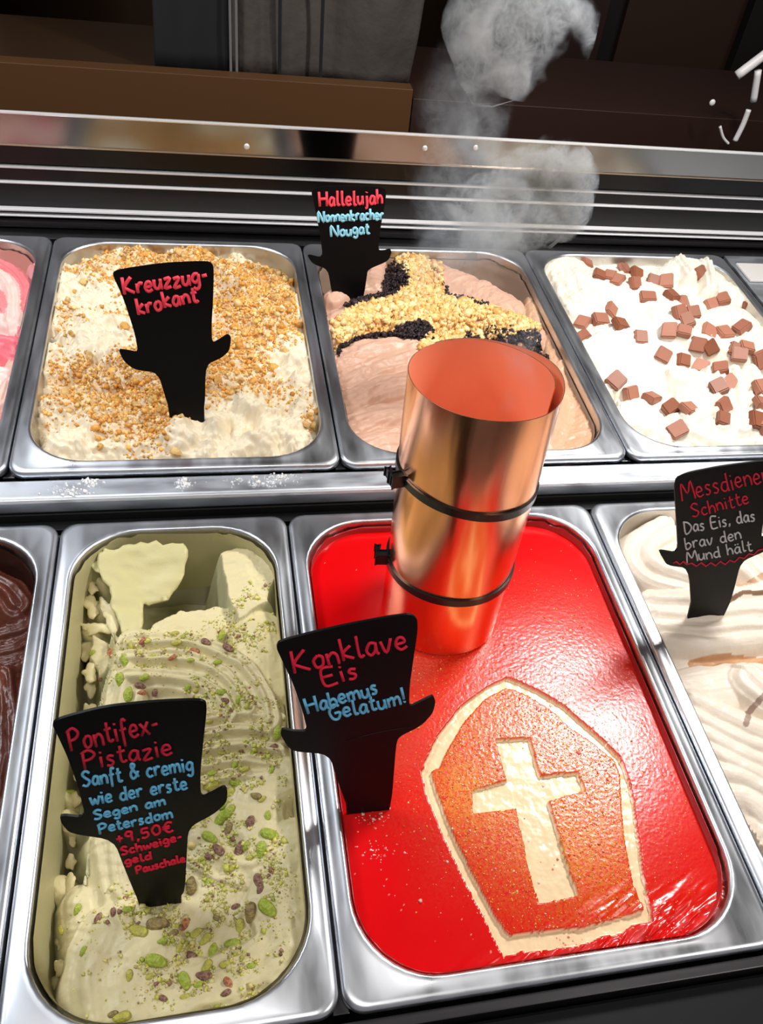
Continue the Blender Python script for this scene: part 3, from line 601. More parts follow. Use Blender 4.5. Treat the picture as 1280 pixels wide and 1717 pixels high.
for k, (cx_, cy_) in enumerate(sq):
    px, py = 880 + cx_ * .3125, 400 + cy_ * .3125; P = g.hit(px, py); nrm = g.normal(P[0], P[1], .006)
    up = sum(1 for q in placed if (q[0] - P[0]) ** 2 + (q[1] - P[1]) ** 2 < .009 ** 2); placed.append(P)
    flat = k in ang; tl = .0 if flat else .5
    nrm = (nrm + Vector((RNG.uniform(-tl, tl), RNG.uniform(-tl, tl), 0)) * 1.0 + Vector((0, -.25, 0))).normalized()
    o = bpy.data.objects.new('chocolate_square', sqm[k % 6]); a0 = R(ang[k]) if flat else RNG.uniform(0, 3)
    o.rotation_mode = 'QUATERNION'; o.rotation_quaternion = nrm.to_track_quat('Z', 'Y') @ Matrix.Rotation(a0, 3, 'Z').to_quaternion()
    s_ = .0146 * RNG.uniform(.9, 1.08); o.scale = (s_, s_ * RNG.uniform(.85, 1.1), s_)
    o.location = Vector(P) + nrm * (.0014 + .003 * up); link(o)
    lab = 'milk chocolate square scattered on the white gelato'
    if k == 19: lab = 'upright milk chocolate square lying alone on the white gelato, mid left of the pan'
    if k == 37: lab = 'milk chocolate square turned like a diamond near the left rim of the back right pan'
    if k == 0: lab = 'rearmost milk chocolate square, alone by the back left pan corner'
    tag(o, lab, 'chocolate', 'milk chocolate squares on the white gelato')
    if k not in (19, 37, 0): SQS.append(o)
locate(SQS, g, lambda o: 'milk chocolate square', 'white gelato')
# pistachios
def kernel_mesh(k, half=False):
    bm = bmesh.new(); bmesh.ops.create_uvsphere(bm, u_segments=14, v_segments=9, radius=1)
    for v in bm.verts:
        x, y, z = v.co; x, z = z, x
        t = 1 - .18 * x * (1 if k % 2 else -1); v.co = (x * 1.0, y * .52 * t, z * .46 * t)
        if half and v.co.z < -.06: v.co.z = -.06 + (v.co.z + .06) * .12
        v.co.y += .05 * math.sin(x * 3)
    me = bpy.data.meshes.new('pistachio_kernel'); bm.to_mesh(me); bm.free()
    me.polygons.foreach_set('use_smooth', [True] * len(me.polygons)); return me
def kmat(name, c1, c2):
    m, N, L, b = newmat(name); no = noise_bump(N, L, b, 2.2, .3, .2, 3); rp = N.new('ShaderNodeValToRGB')
    rp.color_ramp.elements[0].color = (*c1, 1); rp.color_ramp.elements[0].position = .38; rp.color_ramp.elements[1].color = (*c2, 1); rp.color_ramp.elements[1].position = .66
    L.new(no.outputs['Fac'], rp.inputs['Fac']); L.new(rp.outputs['Color'], b.inputs['Base Color']); b.inputs['Roughness'].default_value = .45; return m
KM = {'g': kmat('kernel_green', (.30, .42, .03), (.46, .50, .08)), 'y': kmat('kernel_yellow', (.52, .52, .07), (.44, .36, .10)), 'p': kmat('kernel_purple', (.16, .06, .06), (.36, .22, .12)), 'r': kmat('kernel_reddish', (.36, .07, .06), (.55, .33, .10)), 'b': kmat('kernel_brown', (.34, .27, .08), (.20, .12, .06))}
KMESH = {}
for c in KM:
    for k in range(2):
        me = kernel_mesh(k, k == 1); me.materials.append(KM[c]); KMESH[c, k] = me
ks = 'g(238,1077,-30) '  # kernels: colour, pixel, length in px, angle in degrees
K = [('r', 240, 1075, 15, 30), ('y', 220, 1082, 13, 70), ('g', 210, 1108, 18, 80), ('r', 187, 1097, 22, 60), ('g', 202, 1140, 20, 80), ('g', 215, 1165, 22, 75), ('g', 242, 1136, 17, 20), ('p', 235, 1150, 16, -20), ('r', 238, 1162, 16, 10), ('p', 260, 1160, 14, 60),
     ('y', 293, 1063, 15, 5), ('y', 297, 1078, 18, 5), ('r', 326, 1091, 17, -20), ('g', 320, 1107, 12, 0), ('r', 289, 1103, 14, 20), ('p', 346, 1077, 16, -30), ('g', 371, 1066, 14, 60), ('p', 383, 1087, 18, -35), ('g', 365, 1111, 15, 20), ('g', 316, 1152, 15, 40), ('g', 371, 1161, 18, 5), ('p', 378, 1176, 18, -5), ('g', 400, 1173, 14, 60), ('y', 398, 1187, 12, 0), ('p', 166, 1138, 10, -30),
     ('y', 330, 1157, 12, 20), ('y', 255, 1100, 11, 0), ('g', 155, 1095, 14, 20), ('g', 120, 1330, 18, 0), ('g', 465, 1228, 20, 80), ('p', 458, 1253, 16, 20), ('g', 455, 1292, 12, 50), ('y', 350, 1210, 10, 0), ('g', 356, 1297, 16, 10),
     ('y', 354, 1317, 26, 15), ('g', 395, 1312, 20, -20), ('y', 385, 1330, 22, 20), ('g', 375, 1350, 20, 35), ('g', 372, 1372, 30, 40), ('g', 385, 1362, 26, 40), ('b', 384, 1390, 20, 60), ('g', 352, 1405, 26, -35), ('p', 366, 1425, 22, -50), ('p', 352, 1437, 16, -20), ('p', 420, 1380, 22, 70), ('p', 403, 1422, 26, 55), ('g', 413, 1418, 16, 50), ('g', 452, 1400, 30, -20), ('g', 438, 1425, 26, 75), ('g', 449, 1368, 16, 80), ('b', 430, 1335, 18, -20), ('y', 420, 1438, 14, 10),
     ('y', 340, 1440, 14, 0), ('b', 321, 1485, 28, 85), ('g', 350, 1478, 14, 20), ('p', 434, 1478, 24, -80), ('p', 436, 1492, 18, 70), ('y', 390, 1455, 12, 40), ('b', 421, 1530, 32, 70), ('g', 449, 1523, 34, -50), ('y', 402, 1553, 24, 80), ('g', 390, 1583, 26, 5), ('y', 233, 1562, 30, -25), ('b', 265, 1550, 36, 0), ('r', 310, 1550, 22, 60), ('g', 215, 1526, 20, 10), ('g', 130, 1525, 20, 60), ('p', 165, 1540, 20, 60), ('p', 190, 1530, 14, 80), ('y', 103, 1559, 16, 80), ('g', 82, 1560, 14, 60),
     ('y', 330, 1565, 24, 30), ('y', 345, 1575, 24, 40), ('g', 358, 1595, 26, 80), ('p', 322, 1605, 24, -40), ('g', 262, 1612, 34, -20), ('y', 347, 1620, 24, 50), ('y', 378, 1617, 20, 10), ('p', 342, 1637, 26, -10), ('g', 310, 1645, 30, -75), ('g', 334, 1652, 20, 0), ('y', 253, 1637, 18, 30), ('y', 217, 1636, 20, 80), ('r', 383, 1648, 20, -60), ('p', 379, 1665, 18, 20), ('y', 311, 1672, 14, 0), ('y', 389, 1697, 22, 20), ('g', 418, 1696, 18, 30), ('y', 205, 1705, 30, 10), ('b', 190, 1700, 16, 20), ('g', 140, 1595, 16, 50), ('p', 275, 1675, 8, -40), ('b', 290, 1565, 18, 20), ('y', 247, 1528, 14, 50), ('g', 420, 1620, 12, 0), ('p', 395, 1520, 12, 20), ('y', 300, 1590, 14, 60), ('b', 365, 1540, 14, -30), ('g', 272, 1578, 16, 10), ('y', 440, 1340, 14, 30), ('y', 410, 1290, 16, 10), ('g', 395, 1280, 14, 60), ('y', 372, 1262, 14, -10), ('g', 425, 1262, 12, 40), ('y', 445, 1240, 12, 10)]
g = G_pist
GL = {'g': 'green pistachio kernel on the pale green gelato', 'y': 'yellow-green pistachio kernel on the pale green gelato', 'p': 'purple-skinned pistachio kernel on the pale green gelato', 'r': 'reddish pistachio kernel on the pale green gelato', 'b': 'brownish pistachio kernel on the pale green gelato'}
KRN = []
for k, (c, px, py, ln, an) in enumerate(K):
    P = g.hit(px, py); nrm = g.normal(P[0], P[1], .004); nrm = (nrm * .6 + Vector((0, -.25, .5))).normalized()
    a, b = at(px - ln / 2 * math.cos(R(an)), py + ln / 2 * math.sin(R(an)), P[2]), at(px + ln / 2 * math.cos(R(an)), py - ln / 2 * math.sin(R(an)), P[2])
    d = Vector(b - a); L_ = min(max(d.length * 1.12, .0055), .0135); x = (d - nrm * d.dot(nrm)).normalized(); y = nrm.cross(x)
    o = bpy.data.objects.new('pistachio_kernel', KMESH[c, k % 2]); Mx = Matrix((x, y, nrm)).transposed().to_4x4()
    s_ = L_ / 2; o.matrix_world = Matrix.Translation(Vector(P) + nrm * s_ * .16) @ Mx @ Matrix.Diagonal((s_, s_ * 1.08, s_ * 1.0, 1)); link(o)
    tag(o, GL[c], 'pistachio', {'g': 'green', 'y': 'yellow-green', 'p': 'purple-skinned', 'r': 'reddish', 'b': 'brownish'}[c] + ' pistachio kernels on the gelato'); KRN.append(o)
locate(KRN, g, lambda o: o['label'].replace(' on the pale green gelato', ''), 'green gelato')
dn = np.zeros(g.X.shape)
for px, py, r, k in ((230, 1100, .02, .5), (300, 1090, .02, .4), (400, 1060, .018, 1.), (430, 1010, .012, 1.), (440, 1050, .016, .8), (340, 1120, .03, .3), (400, 1220, .03, .8), (370, 1280, .03, .9), (400, 1350, .03, .7), (420, 1450, .02, .6), (430, 1480, .014, .8), (370, 1500, .03, .5), (320, 1560, .03, .9), (270, 1560, .016, .9), (340, 1610, .022, .9), (240, 1540, .018, .5), (390, 1630, .025, .3), (440, 1230, .02, .6), (150, 1560, .02, .1), (400, 1690, .02, .2)):
    dn += blob(px, py, r, k * 1.3, -.014, g)
n = 6500; xy = rejection(g, np.clip(dn, 0, 1) ** 1.5 * (vn(g.X * 150, g.Y * 150, 8) > .42), n); sz = RNG.gamma(1.5, .00028, n) + .00025; pos = np.c_[xy, g.sample(xy[:, 0], xy[:, 1]) + sz * .2]
tag(scatter('pistachio_crumbs', pos, sz, palette(n, [(.54, .54, .10), (.46, .50, .08), (.62, .58, .20), (.60, .52, .16), (.66, .60, .26), (.30, .16, .10), (.58, .56, .12), (.66, .56, .22)], .15), M_crumb), 'fine chopped pistachio crumbs over the pale green gelato', 'crumbs')

# ------------------------------------------------------------------ copper tube
def copper():
    m, N, L, b = newmat('copper_sheet'); b.inputs['Metallic'].default_value = 1; b.inputs['Base Color'].default_value = (.93, .43, .24, 1); b.inputs['Roughness'].default_value = .2
    b.inputs['Anisotropic'].default_value = .3
    no = noise_bump(N, L, b, 30, .05, .002, 3, (6, 6, .3))
    mr = N.new('ShaderNodeMapRange'); mr.inputs['To Min'].default_value = .14; mr.inputs['To Max'].default_value = .28; L.new(no.outputs['Fac'], mr.inputs['Value']); L.new(mr.outputs['Result'], b.inputs['Roughness']); return m
M_cu = copper(); M_cu2 = mat('copper_inside', (.95, .42, .25), .55, .55, bump=(40, .05, .001))
B0 = Vector((.1046, -.0982, -.0100)); T0 = Vector((.107, -.0811, .1852)); R0, R1 = .0429, .0464
AX = (T0 - B0).normalized(); U_ = Vector((1, 0, 0)); U_ = (U_ - AX * U_.dot(AX)).normalized(); V_ = AX.cross(U_)
def cyl(th, k, dr=0):
    return B0 + (T0 - B0) * k + (U_ * math.cos(th) + V_ * math.sin(th)) * (R0 + (R1 - R0) * k + dr)
tb = empty('copper_tube', tuple(B0)); tag(tb, 'rolled copper sheet tube standing upright in the red gelato, smoke rising from it', 'tube')
NT, NK = 150, 24; TH0 = R(-14); TH1 = R(360 + 118)
V = []; Fc = []
def sheet_dr(f, th):       # inner end tucked in, outer end lies over it
    over = max(0, (f * (TH1 - TH0) - R(340)) / R(130)); inn = max(0, 1 - f * (TH1 - TH0) / R(110))
    bulge = .0042 * math.exp(-(((math.degrees(th) + 60) % 360 - 60 - 30) / 30) ** 2) * (1 if f > .6 else 0)
    return -.0050 * inn ** 1.5 - .0006 + (.0012 * min(over, 1)) + bulge
for side in (0, 1):
    for i in range(NT + 1):
        f = i / NT; th = TH0 + (TH1 - TH0) * f
        for k in range(NK + 1):
            V.append(cyl(th, k / NK, sheet_dr(f, th) - .0005 * side + .0003 * math.sin(th * 5 + k * .3)))
n1 = (NT + 1) * (NK + 1)
for i in range(NT):
    for k in range(NK):
        a = i * (NK + 1) + k; Fc.append((a, a + NK + 1, a + NK + 2, a + 1)); Fc.append((n1 + a, n1 + a + 1, n1 + a + NK + 2, n1 + a + NK + 1))
EDGE = [(i * (NK + 1) + q_, (i + 1) * (NK + 1) + q_) for i in range(NT) for q_ in (0, NK)] + [(i * (NK + 1) + k, i * (NK + 1) + k + 1) for i in (0, NT) for k in range(NK)]
for a, b_ in EDGE:                     # the cut edges have vertices of their own, so the shading breaks there
    z_ = len(V); V += [V[a], V[b_], V[n1 + b_], V[n1 + a]]; Fc.append((z_, z_ + 1, z_ + 2, z_ + 3))
tsh = mesh('rolled_sheet', V, Fc, M_cu, tb, False)
tsh.data.materials.append(M_cu2)
for p_ in tsh.data.polygons:
    vi = list(p_.vertices); ins = all(n1 <= i < 2 * n1 for i in vi); outs = all(i < n1 for i in vi)
    p_.use_smooth = ins or outs
    if ins: p_.material_index = 1
def outer_dr(th):
    best = -1
    for m_ in range(-1, 3):
        t_ = th + 2 * math.pi * m_
        if TH0 <= t_ <= TH1: best = sheet_dr((t_ - TH0) / (TH1 - TH0), t_)
    return best
M_tie = mat('black_nylon', (.008, .008, .009), .3)
def tie(k0, kc, ks, head, label):
    t = empty('cable_tie', tuple(cyl(0, k0))); tag(t, label, 'cable tie')
    V = []; Fc = []; n = 96
    for i in range(n):
        th = 2 * math.pi * i / n; k = k0 + kc * math.cos(th) + ks * math.sin(th)
        od = outer_dr(th)
        for dk, dr in ((-.014, .0000), (-.014, .0015), (.014, .0015), (.014, .0000)): V.append(cyl(th, k + dk, od + dr))
    for i in range(n):
        for q in range(4):
            a = i * 4 + q; b = i * 4 + (q + 1) % 4; c = ((i + 1) % n) * 4 + (q + 1) % 4; d = ((i + 1) % n) * 4 + q; Fc.append((a, d, c, b))
    mesh('strap', V, Fc, M_tie, t, False)
    th = R(head); k = k0 + kc * math.cos(th) + ks * math.sin(th); c = cyl(th, k, .0032); er = (cyl(th, k, 1) - cyl(th, k, 0)).normalized(); et = AX.cross(er)
    for nm_, hx, hy, hz, oo in (('lock_head', .0042, .0032, .0035, er * .0006), ('tail', .0015, .0045, .0024, er * .003 - et * .005)):
        bm = bmesh.new(); bmesh.ops.create_cube(bm, size=2)
        for v in bm.verts: v.co = c + oo + er * (v.co.x * hx) + et * (v.co.y * hy) + AX * (v.co.z * hz)
        bmesh.ops.bevel(bm, geom=bm.edges[:], offset=.0008, segments=2, affect='EDGES'); me = bpy.data.meshes.new(nm_); bm.to_mesh(me); bm.free(); me.materials.append(M_tie); me.transform(Matrix.Translation(-t.location)); link(bpy.data.objects.new(nm_, me), t)
tie(.655, -.02, .0, 193, 'upper black cable tie around the copper tube')
tie(.275, .0, .0, 175, 'lower black cable tie around the copper tube')

# ------------------------------------------------------------------ handwriting
GLY = {  # strokes in a box: x 0..1 (times width), y 0 baseline, .55 x-height, 1 cap
 'K': (.7, [[(0, 1), (.05, 0)], [(.75, .95), (.1, .45), (.35, .25), (.95, 0)]]), 'P': (.65, [[(.1, .9), (.12, 0)], [(0, .85), (.5, 1), (.9, .75), (.6, .5), (.1, .45)]]),
 'E': (.6, [[(.9, .95), (.1, .95), (.1, .02), (.95, 0)], [(.1, .5), (.75, .5)]]), 'S': (.6, [[(.9, .85), (.5, 1), (.1, .8), (.4, .55), (.85, .3), (.5, 0), (0, .1)]]),
 'D': (.7, [[(.1, .95), (.12, 0), (.6, .05), (.95, .45), (.6, .85), (0, .98)]]), 'M': (.85, [[(0, 0), (.15, .95), (.5, .35), (.85, 1), (1, 0)]]), 'H': (.75, [[(.05, 1), (.1, 0)], [(.9, 1), (.88, 0)], [(.08, .5), (.9, .52)]]),
 'N': (.75, [[(.05, 0), (.05, .98), (.85, .02), (.9, 1)]]), 'G': (.7, [[(.9, .85), (.5, 1), (.05, .6), (.25, .08), (.7, .02), (.9, .4), (.45, .42)]]),
 'a': (.5, [[(.85, .5), (.4, .56), (.05, .25), (.35, 0), (.75, .2), (.85, .52), (.85, .1), (1, 0)]]), 'b': (.5, [[(.1, 1), (.1, .05), (.5, 0), (.9, .25), (.6, .52), (.12, .4)]]), 'c': (.45, [[(.9, .48), (.45, .56), (.05, .28), (.4, 0), (.95, .08)]]),
 'd': (.52, [[(.8, .5), (.3, .5), (.05, .2), (.4, 0), (.8, .2), (.85, 1), (.85, .1), (1, 0)]]), 'e': (.48, [[(.05, .28), (.8, .32), (.7, .54), (.3, .54), (.05, .25), (.4, 0), (.95, .1)]]), 'f': (.4, [[(.95, .9), (.6, 1), (.4, .7), (.4, -.25)], [(.05, .5), (.9, .55)]]),
 'g': (.5, [[(.85, .52), (.4, .56), (.05, .28), (.4, .05), (.85, .25), (.85, .52), (.85, -.15), (.5, -.35), (.1, -.22)]]), 'h': (.5, [[(.1, 1), (.1, 0)], [(.1, .3), (.5, .55), (.85, .4), (.88, 0)]]), 'i': (.2, [[(.4, .55), (.5, 0)], [(.4, .78), (.5, .82)]]),
 'j': (.3, [[(.6, .55), (.6, -.2), (.1, -.3)], [(.6, .78), (.65, .82)]]), 'k': (.5, [[(.1, 1), (.12, 0)], [(.85, .6), (.15, .28), (.95, 0)]]), 'l': (.3, [[(.4, 1), (.35, .2), (.6, 0), (1, .08)]]), 'm': (.75, [[(.02, .55), (.05, 0)], [(.05, .35), (.3, .55), (.45, .4), (.45, 0)], [(.45, .35), (.75, .55), (.9, .4), (.95, 0)]]),
 'n': (.5, [[(.05, .55), (.1, 0)], [(.1, .35), (.5, .55), (.85, .4), (.9, 0)]]), 'o': (.5, [[(.5, .56), (.1, .35), (.3, .02), (.8, .1), (.85, .45), (.5, .56)]]), 'p': (.5, [[(.1, .55), (.12, -.35)], [(.1, .4), (.5, .56), (.9, .3), (.5, 0), (.12, .1)]]),
 'r': (.42, [[(.1, .55), (.15, 0)], [(.15, .3), (.5, .55), (.95, .5)]]), 's': (.42, [[(.85, .5), (.4, .56), (.2, .4), (.75, .2), (.5, 0), (.05, .05)]]), 't': (.4, [[(.45, .9), (.4, .15), (.7, 0), (1, .08)], [(.05, .58), (.95, .62)]]), 'u': (.5, [[(.08, .55), (.1, .1), (.5, 0), (.85, .3), (.85, .55), (.88, .05), (1, 0)]]),
 'v': (.5, [[(.05, .55), (.4, 0), (.9, .6)]]), 'w': (.68, [[(.03, .55), (.25, 0), (.5, .4), (.7, 0), (.98, .58)]]), 'x': (.5, [[(.05, .55), (.9, 0)], [(.9, .58), (.05, 0)]]), 'z': (.48, [[(.1, .52), (.85, .55), (.1, 0), (.95, .05)]]),
 '-': (.4, [[(.15, .42), (.9, .45)]]), '!': (.25, [[(.5, 1), (.45, .25)], [(.42, .02), (.5, .06)]]), ',': (.2, [[(.6, .08), (.3, -.15)]]), '.': (.15, [[(.4, 0), (.5, .03)]]), '&': (.65, [[(.95, .1), (.3, .75), (.4, 1), (.65, .85), (.15, .35), (.3, 0), (.65, .1), (.95, .45)]]),
 '+': (.45, [[(.1, .5), (.9, .5)], [(.5, .8), (.5, .2)]]), '9': (.5, [[(.85, .9), (.4, 1), (.1, .7), (.5, .5), (.85, .7), (.8, .9), (.75, 0)]]), '5': (.5, [[(.9, .95), (.2, .95), (.15, .55), (.7, .55), (.8, .2), (.4, 0), (.05, .1)]]), '0': (.55, [[(.5, 1), (.1, .6), (.35, .03), (.85, .2), (.85, .8), (.5, 1)]]),
 '€': (.6, [[(.95, .9), (.5, 1), (.15, .5), (.5, 0), (.95, .08)], [(0, .6), (.7, .62)], [(0, .4), (.65, .42)]]), ' ': (.35, [])}
GLY['ä'] = (.5, GLY['a'][1] + [[(.25, .78), (.3, .84)], [(.65, .8), (.7, .86)]])
def text_px(txt, p0, p1, cap, seed=0):
    r = random.Random(seed + len(txt)); ws = sum(GLY[c][0] + .1 for c in txt); p0 = np.array(p0, float); p1 = np.array(p1, float)
    d = p1 - p0; L = np.hypot(*d); d = d / L; upv = np.array([d[1], -d[0]]) * cap; x = 0; out = []
    sc = L / ws
    for c in txt:
        wdt, st = GLY[c]; jy = r.uniform(-.05, .05); sl = r.uniform(-.03, .08)
        for s_ in st:
            pts = [p0 + d * sc * (x + .05 + (a + sl * b) * wdt) + upv * (b + jy) for a, b in s_]
            out.append(smooth_line(pts, 4) if len(pts) > 2 else pts)
        x += wdt + .1
    return out
def sign(label, outline, gel, base_px, yaw, lean, lines, th=.0014, bend=0, under=.012, crease=None, zb=None, wr=.00085, underdir=None):
    O = Vector(gel.hit(*base_px)) if zb is None else Vector(at(*base_px, zb))
    n = Vector((math.sin(R(yaw)) * math.cos(R(lean)), -math.cos(R(yaw)) * math.cos(R(lean)), math.sin(R(lean)))).normalized()
    u = Vector((math.cos(R(yaw)), math.sin(R(yaw)), 0)); v = n.cross(u)
    def W(px, py, off=0):
        d = Vector(ray(px, py)); c = Vector(CC); h = 0
        for _ in range(4):
            t = ((O + n * h) - c).dot(n) / d.dot(n); P = c + d * t; q = (P - O).dot(u); h = bend * (q * q)
        return P + n * off
    P2 = []
    for p in outline:
        w_ = W(*p); P2.append(((w_ - O).dot(u), (w_ - O).dot(v)))
    # chaikin rounding
    for _ in range(2):
        Q = []
        for i in range(len(P2)):
            a = P2[i]; b = P2[(i + 1) % len(P2)]; Q += [(a[0] * .82 + b[0] * .18, a[1] * .82 + b[1] * .18), (a[0] * .18 + b[0] * .82, a[1] * .18 + b[1] * .82)]
        P2 = Q
    # push the foot into the ice cream
    ymin = min(p[1] for p in P2); P2 = [(p[0], p[1] - under if p[1] < ymin + .012 else p[1]) for p in P2]
    pts = [Vector(p) for p in P2]; nb = len(pts); edges = [(i, (i + 1) % nb) for i in range(nb)]
    xs = [p.x for p in pts]; ys = [p.y for p in pts]; stp = .005; x = min(xs)
    while x < max(xs):
        y = min(ys)
        while y < max(ys): pts.append(Vector((x, y))); y += stp
        x += stp
    Vo, Eo, Fo, ov, oe, of = delaunay_2d_cdt(pts, edges, [tuple(range(nb))], 1, 1e-7)
    def P3(p, off): return O + u * p[0] + v * p[1] + n * (bend * p[0] ** 2 + off)
    N_ = len(Vo); V = [P3(p, 0) for p in Vo] + [P3(p, -th) for p in Vo]
    Fc = []; ec = {}
    for f in Fo:
        f = tuple(f); a, b, c = [Vo[i] for i in f[:3]]
        if (b - a).cross(c - a) < 0: f = f[::-1]
        Fc.append(f); Fc.append(tuple(i + N_ for i in f[::-1]))
        for i in range(len(f)): e = (f[i], f[(i + 1) % len(f)]); ec[e] = ec.get(e, 0) + 1
    for (a, b) in ec:
        if (b, a) not in ec: Fc.append((a, a + N_, b + N_, b))
    t = empty('flavour_sign', tuple(O)); tag(t, label, 'sign')
    mesh('sign_plate', V, Fc, M_sign, t)
    for k, (txt, p0, p1, cap, m) in enumerate(lines):
        paths = text_px(txt, p0, p1, cap, k) if isinstance(txt, str) else txt
        V, Fc = tube_mesh([[W(q[0], q[1], .0002) for q in pa] for pa in paths], wr, 6)
        mesh('lettering', V, Fc, m, t, True)
    print('SIGN', label[:30], 'w %.3f h %.3f' % (max(xs) - min(xs), max(ys) - min(ys)))
    if crease:
        V, Fc = tube_mesh([[W(q[0], q[1], 0) for q in crease]], .0003, 5); mesh('crease', V, Fc, M_dark, t, True)
    return t
KON = [(463, 1086), (468, 1076), (520, 1062), (581, 1048), (651, 1035), (688, 1030), (700, 1037), (701, 1057), (694, 1102), (687, 1151), (686.5, 1186), (705, 1177), (719, 1170), (727, 1167), (731, 1177), (726, 1196), (707, 1217), (668, 1236), (664, 1254), (657, 1347), (641, 1358), (613, 1366), (590, 1363), (583, 1355), (566, 1308), (552, 1265), (492, 1260), (481, 1250), (470, 1231), (474, 1222), (492, 1226), (516, 1227), (508, 1193), (492, 1147), (475, 1111)]
sign('black sign lettered Konklave Eis in the red gelato, left of the copper tube', KON, G_red, (620, 1362), 0, 8,
     [('Konklave', (491, 1127), (686, 1084), 36, M_red), ('Eis', (541, 1150), (604, 1133), 30, M_red), ('Habemus', (514, 1196), (636, 1161), 25, M_blue), ('Gelatum!', (553, 1208), (684, 1176), 25, M_blue)], crease=[(579, 1242), (610, 1234), (645, 1226), (690, 1218)])
PON = [(87, 1214), (98, 1206), (175, 1186), (262, 1177), (337, 1174), (348, 1181), (341, 1245), (336, 1297), (337, 1339), (360, 1328), (376, 1319), (382, 1326), (380, 1346), (359, 1365), (316, 1388), (313, 1437), (311, 1481), (308, 1499), (284, 1518), (262, 1527), (245, 1525), (232, 1512), (210, 1459), (191, 1409), (118, 1398), (103, 1381), (100, 1367), (144, 1372), (131, 1319), (114, 1271), (96, 1232)]
sign('black sign with the longest red and blue writing, standing in the pistachio gelato', PON, G_pist, (265, 1520), 0, 8,
     [('Pontifex-', (116, 1258), (270, 1227), 36, M_dred), ('Pistazie', (138, 1289), (292, 1264), 30, M_dred), ('Sanft & cremig', (138, 1318), (326, 1290), 25, M_blue), ('wie der erste', (151, 1349), (316, 1321), 22, M_blue), ('Segen am', (157, 1374), (279, 1347), 15, M_blue), ('Petersdom', (165, 1397), (291, 1369), 16, M_blue),
      ('+9,50€', (194, 1415), (293, 1392), 16, M_red), ('Schweige-', (203, 1433), (307, 1407), 13, M_red), ('geld', (209, 1449), (256, 1438), 12, M_red), ('Pauschale', (228, 1464), (312, 1443), 12, M_red)], bend=1.5, wr=.0007)
KRE = [(187, 458), (200, 452), (275, 441), (350, 438), (359, 446), (357.5, 505), (355, 545), (356, 576), (370, 568), (382, 560), (388, 566), (385, 588), (372, 600), (345, 612), (344, 680), (335, 695), (305, 704), (290, 700), (280, 675), (265, 625), (225, 620), (207, 605), (198, 585), (215, 588), (232, 591), (225, 555), (205, 495)]
sign('black sign lettered Kreuzzug-krokant in the cream gelato with brittle crumbs', KRE, G_krok, (318, 702), 0, 8,
     [('Kreuzzug-', (207, 493), (351, 472), 28, M_pink), ('krokant', (230, 527), (334, 504), 27, M_pink)], wr=.0013)
HAL = [(521, 317), (547, 312), (625, 312), (649, 316), (645, 347), (639, 378), (634, 420), (645, 420), (655, 417), (657, 424), (651, 438), (617, 452), (615, 466), (611, 494), (595, 503), (575, 510), (561, 512), (556, 487), (550, 452), (524, 442), (514, 426), (542, 433), (537, 394), (528, 347)]
sign('black sign lettered Hallelujah in the brown nougat gelato, behind the tube', HAL, G_noug, (586, 500), 0, 6,
     [('Hallelujah', (534, 346), (643, 341), 24, M_pink), ('Nonnenkracher', (533, 372), (644, 367), 18, M_cyan), ('Nougat', (554, 396), (621, 391), 18, M_cyan)], wr=.0013)
MES = [(1131, 804), (1154, 793), (1215, 781), (1280, 773), (1300, 772), (1296, 800), (1285, 850), (1276, 903), (1290, 896), (1312, 885), (1318, 892), (1308, 912), (1280, 926), (1243, 942), (1231, 991), (1221, 1021), (1204, 1022), (1184, 1035), (1161, 1033), (1156, 953), (1119, 948), (1110, 933), (1105, 922), (1138, 928), (1135, 875)]
scr = [(1129, 944), (1134, 941), (1140, 946), (1146, 941), (1152, 946), (1160, 944), (1168, 949), (1176, 943), (1184, 949), (1192, 943), (1200, 948), (1208, 941), (1216, 946), (1224, 939), (1232, 942), (1240, 934), (1248, 936), (1256, 928), (1264, 930), (1272, 922), (1282, 920), (1290, 914)]
sign('black sign lettered Messdiener Schnitte in the front right pan of white gelato', MES, G_mess, (1188, 1032), 0, 8,
     [('Messdiener', (1143, 840), (1292, 806), 30, M_dred), ('Schnitte', (1160, 867), (1258, 843), 22, M_dred), ('Das Eis, das', (1147, 894), (1268, 872), 20, M_white), ('brav den', (1149, 921), (1245, 902), 19, M_white), ('Mund hält', (1151, 943), (1263, 922), 18, M_white), ([scr], None, None, 0, M_dred)], wr=.0006)

# ------------------------------------------------------------------ display case
case = empty('display_case', (.05, .2, -.12)); tag(case, 'steel gelato display case holding two rows of pans', 'display case')
XL, XR = -.95, 1.15
box('base_well', XL, XR, -.37, .43, -.16, -.125, M_blackm, case)
for x in (-.167, 0, .252): box('crossbar', x - .0045, x + .0045, -.358, -.004, -.030, -.0085, M_dsteel, case)
for x in (-.252, 0, .252): box('crossbar', XB + x - .0045, XB + x + .0045, YB + .004, YB + .358, ZB - .03, ZB - .0085, M_dsteel, case)
box('front_bar', XL, XR, -.3685, -.3625, -.12, -.006, M_dsteel, case)
box('front_rail', XL, XR, -.420, -.3695, -.12, -.016, M_dark, case, .002)
box('rail_edge', XL, XR, -.4235, -.4205, -.12, -.014, M_chrome, case, .0012)
box('front_panel', XL, XR, -.52, -.424, -.12, -.02, M_dark, case)
box('back_support', XL, XR, -.0005 + .003, .012, -.12, -.010, M_dark, case)
box('step_ledge', XL, XR, .0135, YB - .001, ZB - .022, ZB - .0065, M_ledge, case, .002)
box('step_riser', XL, XR, .0130, .016, -.12, ZB - .023, M_blackm, case)
box('ledge_edge', XL, XR, .0118, .0134, ZB - .0105, ZB - .0068, M_chrome, case, .0006)
yb = YB + .361
box('rear_shelf', XL, XR, yb + .001, .44, ZB - .02, ZB - .004, M_dsteel, case)
